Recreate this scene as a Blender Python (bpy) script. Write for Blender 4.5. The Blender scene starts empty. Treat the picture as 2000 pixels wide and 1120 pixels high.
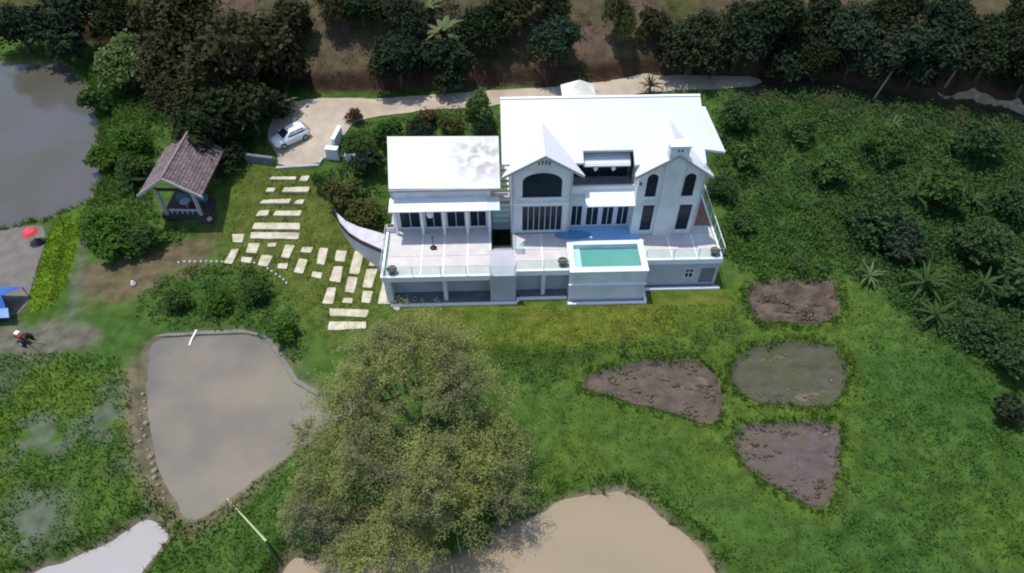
import bpy, bmesh, math, random
import numpy as np
from mathutils import Vector, Matrix
from mathutils.geometry import delaunay_2d_cdt

# ------------------------------------------------------------------ camera, light
sc = bpy.context.scene
COL = sc.collection
PITCH, FPX, CAMH = math.radians(48), 1350.0, 38.0
cam_d = bpy.data.cameras.new("camera"); cam = bpy.data.objects.new("camera", cam_d)
COL.objects.link(cam); sc.camera = cam
cam_d.sensor_width = 36; cam_d.lens = FPX / 2000 * 36
cam_d.clip_start = 0.5; cam_d.clip_end = 6000
cam.location = (0, 0, CAMH); cam.rotation_euler = (math.pi / 2 - PITCH, 0, 0)
SUN = Vector((-0.22, 0.13, 1.0)).normalized()          # towards the sun
w = bpy.data.worlds.new("World"); sc.world = w; w.use_nodes = True
nt = w.node_tree; bg = nt.nodes["Background"]
sky = nt.nodes.new("ShaderNodeTexSky"); sky.sky_type = 'NISHITA'; sky.sun_disc = False
sky.sun_elevation = math.asin(SUN.z); sky.sun_rotation = math.atan2(SUN.x, SUN.y)
nt.links.new(sky.outputs[0], bg.inputs[0]); bg.inputs[1].default_value = 0.15
sl = bpy.data.lights.new("sun", 'SUN'); sl.energy = 2.9; sl.angle = math.radians(0.53); sl.color = (1, .95, .88)
so = bpy.data.objects.new("sun", sl); COL.objects.link(so)
so.rotation_euler = SUN.to_track_quat('Z', 'Y').to_euler(); so.location = (-20, 30, 80)
sc.view_settings.view_transform = 'Standard'; sc.view_settings.look = 'None'
sc.view_settings.exposure = 0.42; sc.view_settings.gamma = 1
sc.render.engine = 'CYCLES'
try:
    sc.cycles.max_bounces = 6; sc.cycles.transparent_max_bounces = 8
    sc.cycles.filter_width = 2.0
except Exception: pass

rng = np.random.default_rng(7); random.seed(7)

# ------------------------------------------------------------------ materials
MATS = {}
def mat(name, c1, c2=None, scale=2.0, rough=.8, bump=0, bscale=None, spec=.3, island=0, transl=0, obj=False, c3=None, scale3=.3, detail=6, vcol=False, metal=0):
    if name in MATS: return MATS[name]
    m = bpy.data.materials.new(name); m.use_nodes = True; n = m.node_tree.nodes; L = m.node_tree.links
    b = n["Principled BSDF"]; b.inputs['Roughness'].default_value = rough
    b.inputs['Specular IOR Level'].default_value = spec; b.inputs['Metallic'].default_value = metal
    c2 = c2 or tuple(x * .75 for x in c1)
    tc = n.new("ShaderNodeTexCoord")
    def noise(s, d=detail):
        x = n.new("ShaderNodeTexNoise"); x.inputs['Scale'].default_value = s; x.inputs['Detail'].default_value = d
        L.new(tc.outputs['Object'], x.inputs['Vector']); return x
    def mix(fac, a, bb, typ='MIX'):
        x = n.new("ShaderNodeMix"); x.data_type = 'RGBA'; x.blend_type = typ
        if isinstance(fac, float): x.inputs[0].default_value = fac
        else: L.new(fac, x.inputs[0])
        for s, v in ((6, a), (7, bb)):
            if isinstance(v, tuple): x.inputs[s].default_value = (*v, 1)
            else: L.new(v, x.inputs[s])
        return x.outputs[2]
    def ramp(o, a=.35, bb=.65):
        r = n.new("ShaderNodeMapRange"); r.inputs[1].default_value = a; r.inputs[2].default_value = bb
        L.new(o, r.inputs[0]); return r.outputs[0]
    col = mix(ramp(noise(scale).outputs[0]), c1, c2)
    if vcol:
        at = n.new("ShaderNodeVertexColor"); at.layer_name = "zone"
        col = mix(1.0, col, at.outputs[0], 'MULTIPLY')
    if c3: col = mix(ramp(noise(scale3).outputs[0], .45, .7), col, c3)
    if island or obj:
        g = n.new("ShaderNodeNewGeometry"); oi = n.new("ShaderNodeObjectInfo")
        h = n.new("ShaderNodeHueSaturation"); L.new(col, h.inputs['Color'])
        r = n.new("ShaderNodeMapRange"); r.inputs[3].default_value = 1 - island; r.inputs[4].default_value = 1 + island
        L.new(g.outputs['Random Per Island'] if island else oi.outputs['Random'], r.inputs[0]); L.new(r.outputs[0], h.inputs['Value'])
        r2 = n.new("ShaderNodeMapRange"); r2.inputs[3].default_value = .482; r2.inputs[4].default_value = .518
        L.new(oi.outputs['Random'], r2.inputs[0]); L.new(r2.outputs[0], h.inputs['Hue'])
        col = h.outputs[0]
    L.new(col, b.inputs['Base Color'])
    if bump:
        bp = n.new("ShaderNodeBump"); bp.inputs['Strength'].default_value = min(1, bump); bp.inputs['Distance'].default_value = .1
        L.new(noise(bscale or scale * 6).outputs[0], bp.inputs['Height']); L.new(bp.outputs[0], b.inputs['Normal'])
    if transl:
        t = n.new("ShaderNodeBsdfTranslucent"); L.new(col, t.inputs[0]); mx = n.new("ShaderNodeMixShader"); mx.inputs[0].default_value = transl
        L.new(b.outputs[0], mx.inputs[1]); L.new(t.outputs[0], mx.inputs[2]); L.new(mx.outputs[0], n["Material Output"].inputs[0])
    MATS[name] = m; return m

def glassmat(name, tint, fac):
    m = bpy.data.materials.new(name); m.use_nodes = True; n = m.node_tree.nodes; L = m.node_tree.links
    b = n["Principled BSDF"]; b.inputs['Base Color'].default_value = (*tint, 1); b.inputs['Roughness'].default_value = .05
    t = n.new("ShaderNodeBsdfTransparent"); t.inputs[0].default_value = (.9, .97, .96, 1)
    mx = n.new("ShaderNodeMixShader"); mx.inputs[0].default_value = fac
    L.new(t.outputs[0], mx.inputs[1]); L.new(b.outputs[0], mx.inputs[2]); L.new(mx.outputs[0], n["Material Output"].inputs[0])
    MATS[name] = m; return m

white = mat("white_paint", (.80, .81, .83), (.74, .75, .77), .7, .55, .05)
wallw = mat("white_wall", (.70, .72, .75), (.61, .63, .66), .5, .8, .1, 12, c3=(.54, .555, .57), scale3=.9)
wallg = mat("basement_wall", (.46, .47, .51), (.39, .40, .44), .8, .85, .1, 14)
dark_in = mat("dark_interior", (.05, .05, .06), None, 1, .9)
glass_d = mat("window_glass", (.012, .020, .034), (.020, .032, .055), .6, .12, spec=.18)
railgl = glassmat("rail_glass", (.6, .63, .65), .05)
stairgl = glassmat("stair_glass", (.45, .68, .66), .30)
deck_m = mat("deck_tile", (.60, .565, .55), (.52, .49, .485), 1.3, .7, .06, 10, obj=True)
red_tile = mat("red_tile", (.34, .15, .11), (.26, .12, .09), 3, .8)
conc = mat("concrete", (.42, .41, .40), (.33, .32, .31), 1.2, .9, .15)
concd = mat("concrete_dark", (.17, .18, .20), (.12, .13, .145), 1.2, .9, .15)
slabm = mat("slab_stone", (.56, .52, .41), (.46, .42, .32), 2.2, .9, .4, 9, obj=True, c3=(.36, .33, .22), scale3=1.1)
slabd = slabm
steel = mat("dark_metal", (.03, .03, .035), None, 3, .5)
blk = mat("black_rubber", (.015, .015, .016), None, 3, .7)
chrome = mat("rail_metal", (.55, .55, .57), None, 3, .4)
bark = mat("bark", (.13, .10, .075), (.08, .06, .045), 6, .95, .4)
barkp = mat("pale_bark", (.34, .31, .27), (.22, .2, .17), 6, .95, .4)
blue_t = mat("blue_tile", (.26, .50, .80), (.30, .54, .82), 1.5, .4)
blue_m = mat("blue_ellipse", (.09, .25, .42), (.11, .29, .46), 1.5, .6)
pool_in = mat("pool_tile", (.40, .66, .64), (.36, .60, .60), 2, .4)
pool_w = mat("pool_water", (.095, .31, .27), (.115, .34, .305), .6, .06, .03, 3, spec=.4)

# ------------------------------------------------------------------ object helpers
def tag(o, label=None, cat=None, group=None, kind=None):
    if label: o["label"] = label
    if cat: o["category"] = cat
    if group: o["group"] = group
    if kind: o["kind"] = kind
    return o
def link(name, data, parent=None):
    o = bpy.data.objects.new(name, data); COL.objects.link(o)
    if parent: o.parent = parent
    return o
def thing(name, label, cat, loc=(0, 0, 0), rz=0, group=None):
    o = link(name, None); o.location = loc; o.rotation_euler = (0, 0, rz); o.empty_display_size = .3
    return tag(o, label, cat, group)
class MB:
    def __init__(s): s.v = []; s.f = []; s.sm = False
    def add(s, vs, fs):
        k = len(s.v); s.v += [tuple(x) for x in vs]; s.f += [tuple(i + k for i in f) for f in fs]; return s
    def box(s, x0, x1, y0, y1, z0, z1):
        return s.hexa([(x0, y0, z0), (x1, y0, z0), (x1, y1, z0), (x0, y1, z0)], [(x0, y0, z1), (x1, y0, z1), (x1, y1, z1), (x0, y1, z1)])
    def hexa(s, bot, top):
        return s.add(list(bot) + list(top), [(3, 2, 1, 0), (4, 5, 6, 7), (0, 1, 5, 4), (1, 2, 6, 5), (2, 3, 7, 6), (3, 0, 4, 7)])
    def prism(s, poly, dz):     # poly: 3d points (top), extruded down by dz
        n = len(poly); bot = [(p[0], p[1], p[2] - dz) for p in poly]
        return s.add(list(poly) + bot, [tuple(range(n)), tuple(range(2 * n - 1, n - 1, -1))] + [(i, i + n, (i + 1) % n + n, (i + 1) % n) for i in range(n)])
    def tube(s, pts, rads, n=7, cap=True):
        pts = [Vector(p) for p in pts]
        if not hasattr(rads, '__len__'): rads = [rads] * len(pts)
        vs = []
        for i, p in enumerate(pts):
            d = (pts[min(i + 1, len(pts) - 1)] - pts[max(i - 1, 0)]).normalized()
            a = d.cross(Vector((0, 0, 1)) if abs(d.z) < .9 else Vector((1, 0, 0))).normalized(); b = d.cross(a)
            for k in range(n):
                t = 2 * math.pi * k / n; vs.append(p + (a * math.cos(t) + b * math.sin(t)) * rads[i])
        fs = [(i * n + k, i * n + (k + 1) % n, (i + 1) * n + (k + 1) % n, (i + 1) * n + k) for i in range(len(pts) - 1) for k in range(n)]
        if cap: fs += [tuple(range(n))[::-1], tuple((len(pts) - 1) * n + k for k in range(n))]
        return s.add(vs, fs)
    def lathe(s, prof, n=16, c=(0, 0, 0)):
        vs = [(c[0] + r * math.cos(2 * math.pi * k / n), c[1] + r * math.sin(2 * math.pi * k / n), c[2] + z) for r, z in prof for k in range(n)]
        fs = [(i * n + k, i * n + (k + 1) % n, (i + 1) * n + (k + 1) % n, (i + 1) * n + k) for i in range(len(prof) - 1) for k in range(n)]
        return s.add(vs, fs)
    def mesh(s, name, m, smooth=False, bevel=0):
        me = bpy.data.meshes.new(name); me.from_pydata(s.v, [], s.f); me.validate()
        bm = bmesh.new(); bm.from_mesh(me); bmesh.ops.recalc_face_normals(bm, faces=bm.faces)
        if bevel: bmesh.ops.bevel(bm, geom=bm.edges[:], offset=bevel, segments=1, affect='EDGES')
        bm.to_mesh(me); bm.free()
        me.materials.append(m)
        if smooth: me.polygons.foreach_set("use_smooth", [True] * len(me.polygons))
        return me
    def build(s, name, m, parent=None, smooth=False, bevel=0):
        return link(name, s.mesh(name, m, smooth, bevel), parent)
def box(name, m, parent, *a, bevel=0): return MB().box(*a).build(name, m, parent, bevel=bevel)
def fast_mesh(name, V, F, m, smooth=False):
    V = np.asarray(V, np.float32); F = np.asarray(F, np.int32); me = bpy.data.meshes.new(name); k = F.shape[1]
    me.vertices.add(len(V)); me.vertices.foreach_set("co", V.ravel())
    me.loops.add(F.size); me.loops.foreach_set("vertex_index", F.ravel())
    me.polygons.add(len(F)); me.polygons.foreach_set("loop_start", np.arange(0, F.size, k, dtype=np.int32))
    me.polygons.foreach_set("loop_total", np.full(len(F), k, np.int32))
    me.update(calc_edges=True); me.materials.append(m)
    if smooth: me.polygons.foreach_set("use_smooth", np.ones(len(F), bool))
    return me
def plate(name, m, parent, outline, holes, y, t):
    """upright wall plate in the XZ plane, front face at y, thickness t backwards, with real openings"""
    cu = bpy.data.curves.new(name, 'CURVE'); cu.dimensions = '2D'; cu.fill_mode = 'BOTH'; cu.extrude = t / 2
    for poly in [outline] + holes:
        s = cu.splines.new('POLY'); s.points.add(len(poly) - 1); s.use_cyclic_u = True
        for p, q in zip(s.points, poly): p.co = (q[0], q[1], 0, 1)
    o = bpy.data.objects.new("tmp", cu); me = bpy.data.meshes.new_from_object(o)
    bpy.data.objects.remove(o); bpy.data.curves.remove(cu)
    me.name = name
    for v in me.vertices: v.co = (v.co.x, y + t / 2 - v.co.z, v.co.y)
    me.materials.clear(); me.materials.append(m)
    return link(name, me, parent)

# ------------------------------------------------------------------ measuring helpers
def rays(P):
    P = np.asarray(P, float); a = (P[:, 0] - 1000) / FPX; b = -(P[:, 1] - 560) / FPX
    c, s = math.cos(PITCH), math.sin(PITCH)
    return np.stack([a, c + b * s, -s + b * c], 1)
_n = np.random.default_rng(3).random((128, 128))
def vnoise(x, y, s=1.0):
    x = np.asarray(x, float) / s + 500.3; y = np.asarray(y, float) / s + 500.7
    i = np.floor(x).astype(int); j = np.floor(y).astype(int); fx = x - i; fy = y - j
    fx = fx * fx * (3 - 2 * fx); fy = fy * fy * (3 - 2 * fy)
    g = lambda a, b: _n[a % 128, b % 128]
    return (g(i, j) * (1 - fx) + g(i + 1, j) * fx) * (1 - fy) + (g(i, j + 1) * (1 - fx) + g(i + 1, j + 1) * fx) * fy
def ss(a, b, x):
    t = np.clip((np.asarray(x, float) - a) / (b - a), 0, 1); return t * t * (3 - 2 * t)
HX = [-400, -60, -38, -27, -18, 5, 18, 28, 38, 47, 60, 400]
HY = [80, 72, 68.5, 61, 55.2, 56.6, 58.8, 57.6, 54.5, 51.5, 47, 40]
def yb(x): return np.interp(x, HX, HY)
def h0(x, y):
    x = np.asarray(x, float); y = np.asarray(y, float)
    z = 3.0 * ss(37, 53, y) * ss(-31, -22, x)
    bw_ = np.interp(x, [6, 14], [.4, 4.0]); z = z - 0.9 * ss(28.3 + bw_, 28.3 - bw_, y + .03 * x + .6 * (vnoise(x, x, 6) - .5)) * ss(-14, -8, x)
    d = y - yb(x)
    z = z + np.where(d > 0, 1.1 * ss(0, .8, d) + 60 * (1 - np.exp(-np.maximum(d, 0) * .5 / 60)), 0)
    far = ss(110, 60, np.hypot(x, y - 35))
    n = (vnoise(x, y, 3.1) - .5) * .22 + (vnoise(x, y, 1.1) - .5) * .08
    z = z + n * np.where(d > 0, 2.2, 1.0) * (1 - ss(11, 4, np.hypot((x - 3) * .45, y - 38)))
    return z
def G(P, hf=None):
    """points where the camera rays through P (photo pixels) meet the terrain"""
    hf = hf or h0; d = rays(P); o = np.array([0, 0, CAMH]); lo = np.full(len(d), 20.0); hi = np.full(len(d), 20.0); done = np.zeros(len(d), bool)
    for t in np.arange(20, 260, 1.0):
        p = o + d * t; below = p[:, 2] <= hf(p[:, 0], p[:, 1])
        new = below & ~done; hi[new] = t; lo[new] = t - 1; done |= below
    for _ in range(22):
        m = (lo + hi) / 2; p = o + d * m[:, None]; b = p[:, 2] <= hf(p[:, 0], p[:, 1]); hi = np.where(b, m, hi); lo = np.where(b, lo, m)
    p = o + d * hi[:, None]; p[:, 2] = hf(p[:, 0], p[:, 1]); return p
def G1(u, v): return Vector(G([(u, v)])[0])
def depth(p): return p[1] * math.cos(PITCH) + (CAMH - p[2]) * math.sin(PITCH)
def smooth_poly(P, it=2):
    P = np.asarray(P, float)
    for _ in range(it):
        Q = np.roll(P, -1, 0); P = np.stack([P * .75 + Q * .25, P * .25 + Q * .75], 1).reshape(-1, 2)
    return P
def sdf(poly, x, y):
    """signed distance, positive inside"""
    x = np.asarray(x, float); y = np.asarray(y, float); sh = x.shape; x = x.ravel(); y = y.ravel()
    D = np.full(x.shape, 1e9); ins = np.zeros(x.shape, bool)
    for (ax, ay), (bx, by) in zip(poly, np.roll(poly, -1, 0)):
        ex, ey = bx - ax, by - ay; t = np.clip(((x - ax) * ex + (y - ay) * ey) / max(ex * ex + ey * ey, 1e-9), 0, 1)
        D = np.minimum(D, np.hypot(x - ax - t * ex, y - ay - t * ey))
        c = (ay > y) != (by > y)
        ins ^= c & (x < (bx - ax) * (y - ay) / (by - ay if by != ay else 1e-9) + ax)
    return np.where(ins, D, -D).reshape(sh)
def W(P, it=2):
    return smooth_poly(G(P)[:, :2], it)
def rough_edge(P, a=.35, step=.35):
    Q = []
    for p, q in zip(P, np.roll(P, -1, 0)):
        n = max(1, int(np.hypot(*(q - p)) / step)); Q += [p + (q - p) * k / n for k in range(n)]
    Q = np.array(Q); big = np.abs(Q).max(1) < 70
    dx = np.stack([vnoise(Q[:, 0], Q[:, 1], 1.3) - .5 + .5 * (vnoise(Q[:, 0], Q[:, 1], .5) - .5), vnoise(Q[:, 0] + 50, Q[:, 1], 1.3) - .5 + .5 * (vnoise(Q[:, 0] + 50, Q[:, 1], .5) - .5)], 1)
    return Q + dx * 2 * a * big[:, None]

# ------------------------------------------------------------------ layout of the ground
LAKE = W([(-330, 122), (-100, 118), (60, 118), (130, 125), (165, 160), (183, 210), (190, 300), (187, 370), (150, 395), (80, 425), (0, 440), (-330, 490)])
POND1 = W([(290, 655), (380, 648), (480, 645), (517, 655), (542, 690), (572, 735), (620, 765), (720, 795), (640, 832), (560, 880), (470, 950), (420, 990), (368, 1012), (345, 985), (312, 930), (287, 860), (280, 800), (284, 720)])
POND2 = W([(535, 1086), (600, 1070), (700, 1082), (850, 1088), (940, 1070), (985, 1030), (1040, 998), (1100, 972), (1150, 955), (1220, 955), (1270, 972), (1300, 1000), (1350, 1040), (1385, 1080), (1410, 1120), (1430, 1180), (1400, 1300), (900, 1320), (560, 1300), (530, 1180)])
POND3 = W([(40, 1122), (130, 1080), (220, 1045), (280, 1005), (300, 1006), (330, 1038), (300, 1075), (268, 1125), (230, 1240), (-60, 1240), (-60, 1170)], 2)
BEDS = [W([(1462, 550), (1545, 546), (1625, 546), (1635, 575), (1637, 628), (1560, 634), (1472, 632), (1462, 600)], 1),
        W([(1425, 735), (1445, 692), (1500, 672), (1590, 668), (1637, 685), (1660, 720), (1645, 770), (1620, 796), (1540, 794), (1450, 782)]),
        W([(1138, 738), (1200, 716), (1330, 702), (1368, 704), (1397, 735), (1410, 780), (1407, 822), (1385, 834), (1330, 815), (1250, 790), (1165, 772), (1140, 757)]),
        W([(1448, 830), (1540, 828), (1634, 823), (1638, 880), (1627, 950), (1610, 993), (1580, 987), (1510, 952), (1450, 907), (1430, 875)])]
MUDP = W([(-260, 470), (0, 448), (80, 438), (92, 462), (66, 550), (48, 612), (0, 622), (-260, 660)], 1)
RICE = W([(105, 430), (152, 418), (160, 450), (122, 585), (70, 618), (50, 612), (78, 510)], 1)
TRACK = W([(160, 520), (280, 498), (380, 455), (425, 450), (425, 485), (390, 512), (340, 540), (235, 590), (155, 592)])
MUD2 = W([(-200, 640), (0, 640), (120, 622), (200, 640), (200, 672), (100, 692), (-200, 700)])
WET = [W([(30, 850), (80, 820), (130, 850), (110, 890), (50, 890)]), W([(20, 1020), (70, 980), (120, 1000), (60, 1060)]), W([(180, 800), (220, 780), (230, 830), (190, 850)])]
LAWN = W([(740, 600), (1000, 592), (1265, 584), (1410, 562), (1448, 600), (1450, 635), (1300, 660), (1120, 685), (960, 700), (740, 680)])
PATHL = W([(440, 330), (620, 335), (650, 400), (690, 462), (750, 492), (760, 600), (700, 660), (620, 670), (560, 560), (430, 520), (420, 470)])
ROADP = [(568, 197), (650, 193), (760, 193), (850, 186), (940, 180), (1000, 175), (1100, 168), (1200, 155), (1300, 147), (1400, 148), (1480, 153), (1490, 164), (1440, 174), (1300, 179), (1200, 189), (1100, 197), (1000, 203), (900, 213), (800, 221), (725, 229), (692, 242), (668, 268), (644, 300), (622, 322), (546, 328), (538, 300), (520, 270), (538, 225)]
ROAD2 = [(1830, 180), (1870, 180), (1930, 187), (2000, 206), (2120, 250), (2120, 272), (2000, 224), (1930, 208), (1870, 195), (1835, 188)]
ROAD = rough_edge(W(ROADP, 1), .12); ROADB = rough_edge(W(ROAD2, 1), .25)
LAKE, POND1, POND2, POND3 = [rough_edge(p, a) for p, a in ((LAKE, .5), (POND1, .12), (POND2, .22), (POND3, .2))]
BEDS = [rough_edge(p, .10, .3) for p in BEDS]
WATERS = [(LAKE, -.35), (POND1, -.45), (POND2, -1.35), (POND3, -.5)]
def h(x, y):
    z = h0(x, y)
    for P, lv in WATERS:
        s = sdf(P, x, y); z = np.where(s > -.9, z * (1 - ss(-.9, .15, s)) + (lv - .02) * ss(-.9, .15, s) - .5 * ss(0, 1.2, s), z)
    for P in BEDS:
        s = sdf(P, x, y); z = z + .16 * np.exp(-((s + .45) / .4) ** 2) - .22 * ss(-.1, .35, s)
    return z

# terrain sheet
def axis(a, b, step, far):
    m = np.arange(a, b + 1e-6, step); L = [a]; k = step
    while L[-1] > -far: k *= 1.35; L.append(L[-1] - k)
    R = [b]; k = step
    while R[-1] < far: k *= 1.35; R.append(R[-1] + k)
    return np.array(L[:0:-1] + list(m) + R[1:])
xs = axis(-50, 54, .25, 2500); ys = axis(8, 74, .25, 2500)
X, Y = np.meshgrid(xs, ys); Zt = h(X, Y)
def C(r, g, b): return np.array([r, g, b])
col = np.zeros(X.shape + (3,)) + C(.053, .102, .019)
def put(mask, c):
    global col; col = col * (1 - mask[..., None]) + C(*c) * mask[..., None]
jit = (vnoise(X, Y, .8) - .5) * .9 + (vnoise(X, Y, 2.3) - .5) * .8
put(ss(.35, .65, vnoise(X, Y, 4.0)) * .5, (.038, .082, .015))
def zone(P, c, soft=.6, amt=1.0, j=1.0):
    put(ss(-soft, soft, sdf(P, X, Y) + jit * j) * amt, c)
zone(PATHL, (.082, .108, .022), 1.2)
zone(LAWN, (.100, .128, .018), 1.0)
FLD = W([(-80, 695), (200, 690), (250, 700), (265, 900), (330, 1000), (220, 1035), (-80, 1150)], 1)
put(ss(.4, .7, vnoise(X + 3, Y, 3.4)) * ss(-.5, .8, sdf(FLD, X, Y)) * .8, (.075, .12, .016))
put(ss(.5, .75, vnoise(X + 33, Y, 2.7)) * ss(-.5, .8, sdf(FLD, X, Y)) * .7, (.075, .095, .055))
put(ss(.55, .75, vnoise(X + 9, Y * 1.6, 2.6)) * ss(-.5, .8, sdf(LAWN, X, Y)) * .35, (.12, .105, .022))
SLOPEP = W([(1392, 190), (1500, 172), (1750, 185), (1900, 215), (2060, 260), (2060, 760), (1900, 700), (1800, 640), (1690, 545), (1450, 500), (1415, 490), (1395, 330)], 1)
zone(SLOPEP, (.040, .080, .018), 1.0, .85)
put(ss(.45, .75, vnoise(X + 70, Y, 5.0)) * ss(-6, -2, X) * ss(34, 30, Y) * .7, (.064, .108, .017))
put(ss(.5, .8, vnoise(X + 20, Y + 9, 3.5)) * ss(14, 20, X) * ss(34, 30, Y) * .7, (.034, .080, .018))
zone(TRACK, (.115, .090, .052), .8, 1, 1.6)
put(ss(.5, .7, vnoise(X, Y, 1.4)) * ss(-.5, .5, sdf(TRACK, X, Y)) * .5, (.085, .085, .035))
zone(MUDP, (.140, .125, .105), .3, 1, .3); zone(MUD2, (.120, .112, .085), .8)
for P in WET: put(ss(-.6, .3, sdf(P, X, Y) + jit * 3.2 + (vnoise(X, Y, .45) - .5) * 2) * ss(-1.8, -.4, sdf(P, X, Y)) * .6, (.105, .115, .095))
zone(RICE, (.085, .155, .010), .2, 1, .2)
zone(W([(126, 445), (134, 443), (108, 585), (97, 590)], 0), (.04, .06, .01), .12, .9, .1)
zone(W([(160, 455), (178, 460), (150, 620), (122, 640)], 0), (.095, .105, .07), .3, .8, .5)
for P, lv in WATERS: 
    s = sdf(P, X, Y); put(ss(-.45, -.05, s + jit * .3), (.15, .125, .085))
s = sdf(POND1, X, Y); put(np.exp(-((s + .7) / .5) ** 2) * ss(-12.5, -16.5, X) * ss(29, 26, Y) * .9, (.16, .125, .085))
for P in BEDS:
    s = sdf(P, X, Y); put(np.exp(-((s + .6) / .75) ** 2) * .8, (.068, .110, .018)); put(ss(-.15, .15, s + jit * .25), (.13, .10, .075))
dh = Y - yb(X)
hillc = ss(-.3, .4, dh + jit * .3)
put(hillc, (.085, .070, .038))
put(hillc * ss(.42, .7, vnoise(X, Y, 4.5)), (.10, .070, .050))
put(hillc * ss(.5, .7, vnoise(X + 40, Y, 3)) * .8, (.06, .066, .022))
put(ss(-.2, .2, dh) * ss(1.5, .6, dh), (.055, .034, .022))
put(ss(17, 24, X) * ss(-6, -2.5, dh) * ss(.6, -.4, dh), (.05, .043, .028))
far = ss(66, 90, np.hypot(X, Y - 35)); put(far, (.035, .055, .014))
nx, ny = len(xs), len(ys)
I = np.arange(nx * ny).reshape(ny, nx)
F = np.stack([I[:-1, :-1], I[:-1, 1:], I[1:, 1:], I[1:, :-1]], -1).reshape(-1, 4)
groundm = mat("ground_soil_grass", (1.25, 1.25, 1.25), (.72, .74, .72), 1.1, .95, .8, 5, vcol=True, spec=.1)
me = fast_mesh("ground", np.stack([X, Y, Zt], -1).reshape(-1, 3), F, groundm, True)
ca = me.color_attributes.new("zone", 'FLOAT_COLOR', 'POINT')
ca.data.foreach_set("color", np.concatenate([col.reshape(-1, 3), np.ones((nx * ny, 1))], 1).astype(np.float32).ravel())
tag(link("ground", me), kind="structure")

# sheets lying on the terrain
def sheet(name, P, m, off, step=.5, hf=h, relief=None, zc=None, kind="structure", parent=None):
    n = len(P); x0, y0 = P.min(0); x1, y1 = P.max(0)
    gx, gy = np.meshgrid(np.arange(x0, x1, step), np.arange(y0, y1, step)); s = sdf(P, gx, gy) > step * .35
    pts = [Vector(p) for p in P] + [Vector((a, b)) for a, b in zip(gx[s], gy[s])]
    v, e, f, *_ = delaunay_2d_cdt(pts, [(i, (i + 1) % n) for i in range(n)], [], 1, 1e-5)
    A = np.array([(p.x, p.y) for p in v]); z = np.full(len(A), zc) if zc is not None else hf(A[:, 0], A[:, 1]) + off
    if relief is not None: z = z + relief(A[:, 0], A[:, 1], sdf(P, A[:, 0], A[:, 1]))
    me = fast_mesh(name, np.c_[A, z], np.array([q for q in f if len(q) == 3]), m, relief is not None or zc is None)
    bm = bmesh.new(); bm.from_mesh(me); bmesh.ops.recalc_face_normals(bm, faces=bm.faces)
    if sum(f.normal.z for f in bm.faces) < 0: bmesh.ops.reverse_faces(bm, faces=bm.faces)
    bm.to_mesh(me); bm.free()
    o = link(name, me, parent)
    return tag(o, kind=kind) if kind else o
roadm = mat("road_surface", (.47, .40, .31), (.39, .33, .26), .9, .95, .2, 8, c3=(.33, .27, .21), scale3=.35)
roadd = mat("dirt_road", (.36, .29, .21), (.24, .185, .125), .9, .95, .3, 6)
sheet("road", ROAD, roadm, .06, .5)
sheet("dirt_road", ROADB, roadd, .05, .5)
def water(name, P, lv, c1, c2, rough, c3=None):
    sheet(name, P, mat(name + "_surface%.2f" % lv, c1, c2, .22, rough, .02, .9, spec=.5, c3=c3, scale3=.13), 0, 3, zc=lv)
water("lake_water", LAKE, -.35, (.085, .083, .082), (.090, .082, .068), .12, (.075, .072, .045))
water("pond_water", POND1, -.45, (.215, .180, .135), (.130, .120, .104), .1, (.21, .195, .135))
water("pond_water", POND2, -1.35, (.29, .225, .145), (.26, .21, .14), .12, (.30, .23, .155))
water("pond_water", POND3, -.5, (.36, .335, .325), (.34, .32, .31), .15)
bedm = [mat("bed_soil_brown", (.095, .070, .052), (.055, .040, .030), 1.6, .95, 1, 5, c3=(.13, .105, .075), scale3=.9),
        mat("bed_soil_green", (.090, .080, .064), (.066, .072, .036), 1.2, .9, 1, 5, c3=(.062, .075, .032), scale3=.6),
        mat("bed_soil_pink", (.120, .095, .078), (.080, .062, .050), 1.3, .95, 1, 5, c3=(.105, .092, .05), scale3=.7),
        mat("bed_soil_grey", (.112, .092, .085), (.085, .068, .062), 1.3, .9, 1, 5, c3=(.095, .08, .048), scale3=.5)]
def furrow(fx, fy, amp):
    return lambda x, y, s: ss(.2, .9, s) * (amp * np.abs(np.sin(x * fx + y * fy + 4 * vnoise(x, y, 1.6))) + amp * 2.6 * (vnoise(x * .45, y * 1.5, .4) - .5) + amp * 2 * (vnoise(x * .6, y, 1.2) - .5))
for P, m, r in zip(BEDS, bedm, [(0, 4.5, .16), (.6, 4, .12), (1.2, 3.2, .11), (.3, 3.6, .09)]):
    sheet("garden_bed", P, m, .05, .17, relief=furrow(*r))
mudm = mat("mud_plot", (.16, .145, .125), (.12, .11, .09), 1.1, .7, .6, 5)
sheet("mud_plot", MUDP, mudm, .05, .5, relief=lambda x, y, s: .1 * (vnoise(x, y, .8) - .3) * ss(0, .5, s))

# ------------------------------------------------------------------ the house
YAW = math.radians(1.7)
OX, OY = 0.0, 32.9
house = thing("villa", "large white villa with metal roofs, two gables and a raised pool terrace", "house", (OX, OY, 0), YAW)
def HL(u, v, Yl):
    d = rays([(u, v)])[0]; den = -d[0] * math.sin(YAW) + d[1] * math.cos(YAW); t = (Yl + OY * math.cos(YAW)) / den
    x, y, z = d * t; y -= OY
    return Vector((x * math.cos(YAW) + y * math.sin(YAW), Yl, CAMH + z * 1))
D = 2.7
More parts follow.
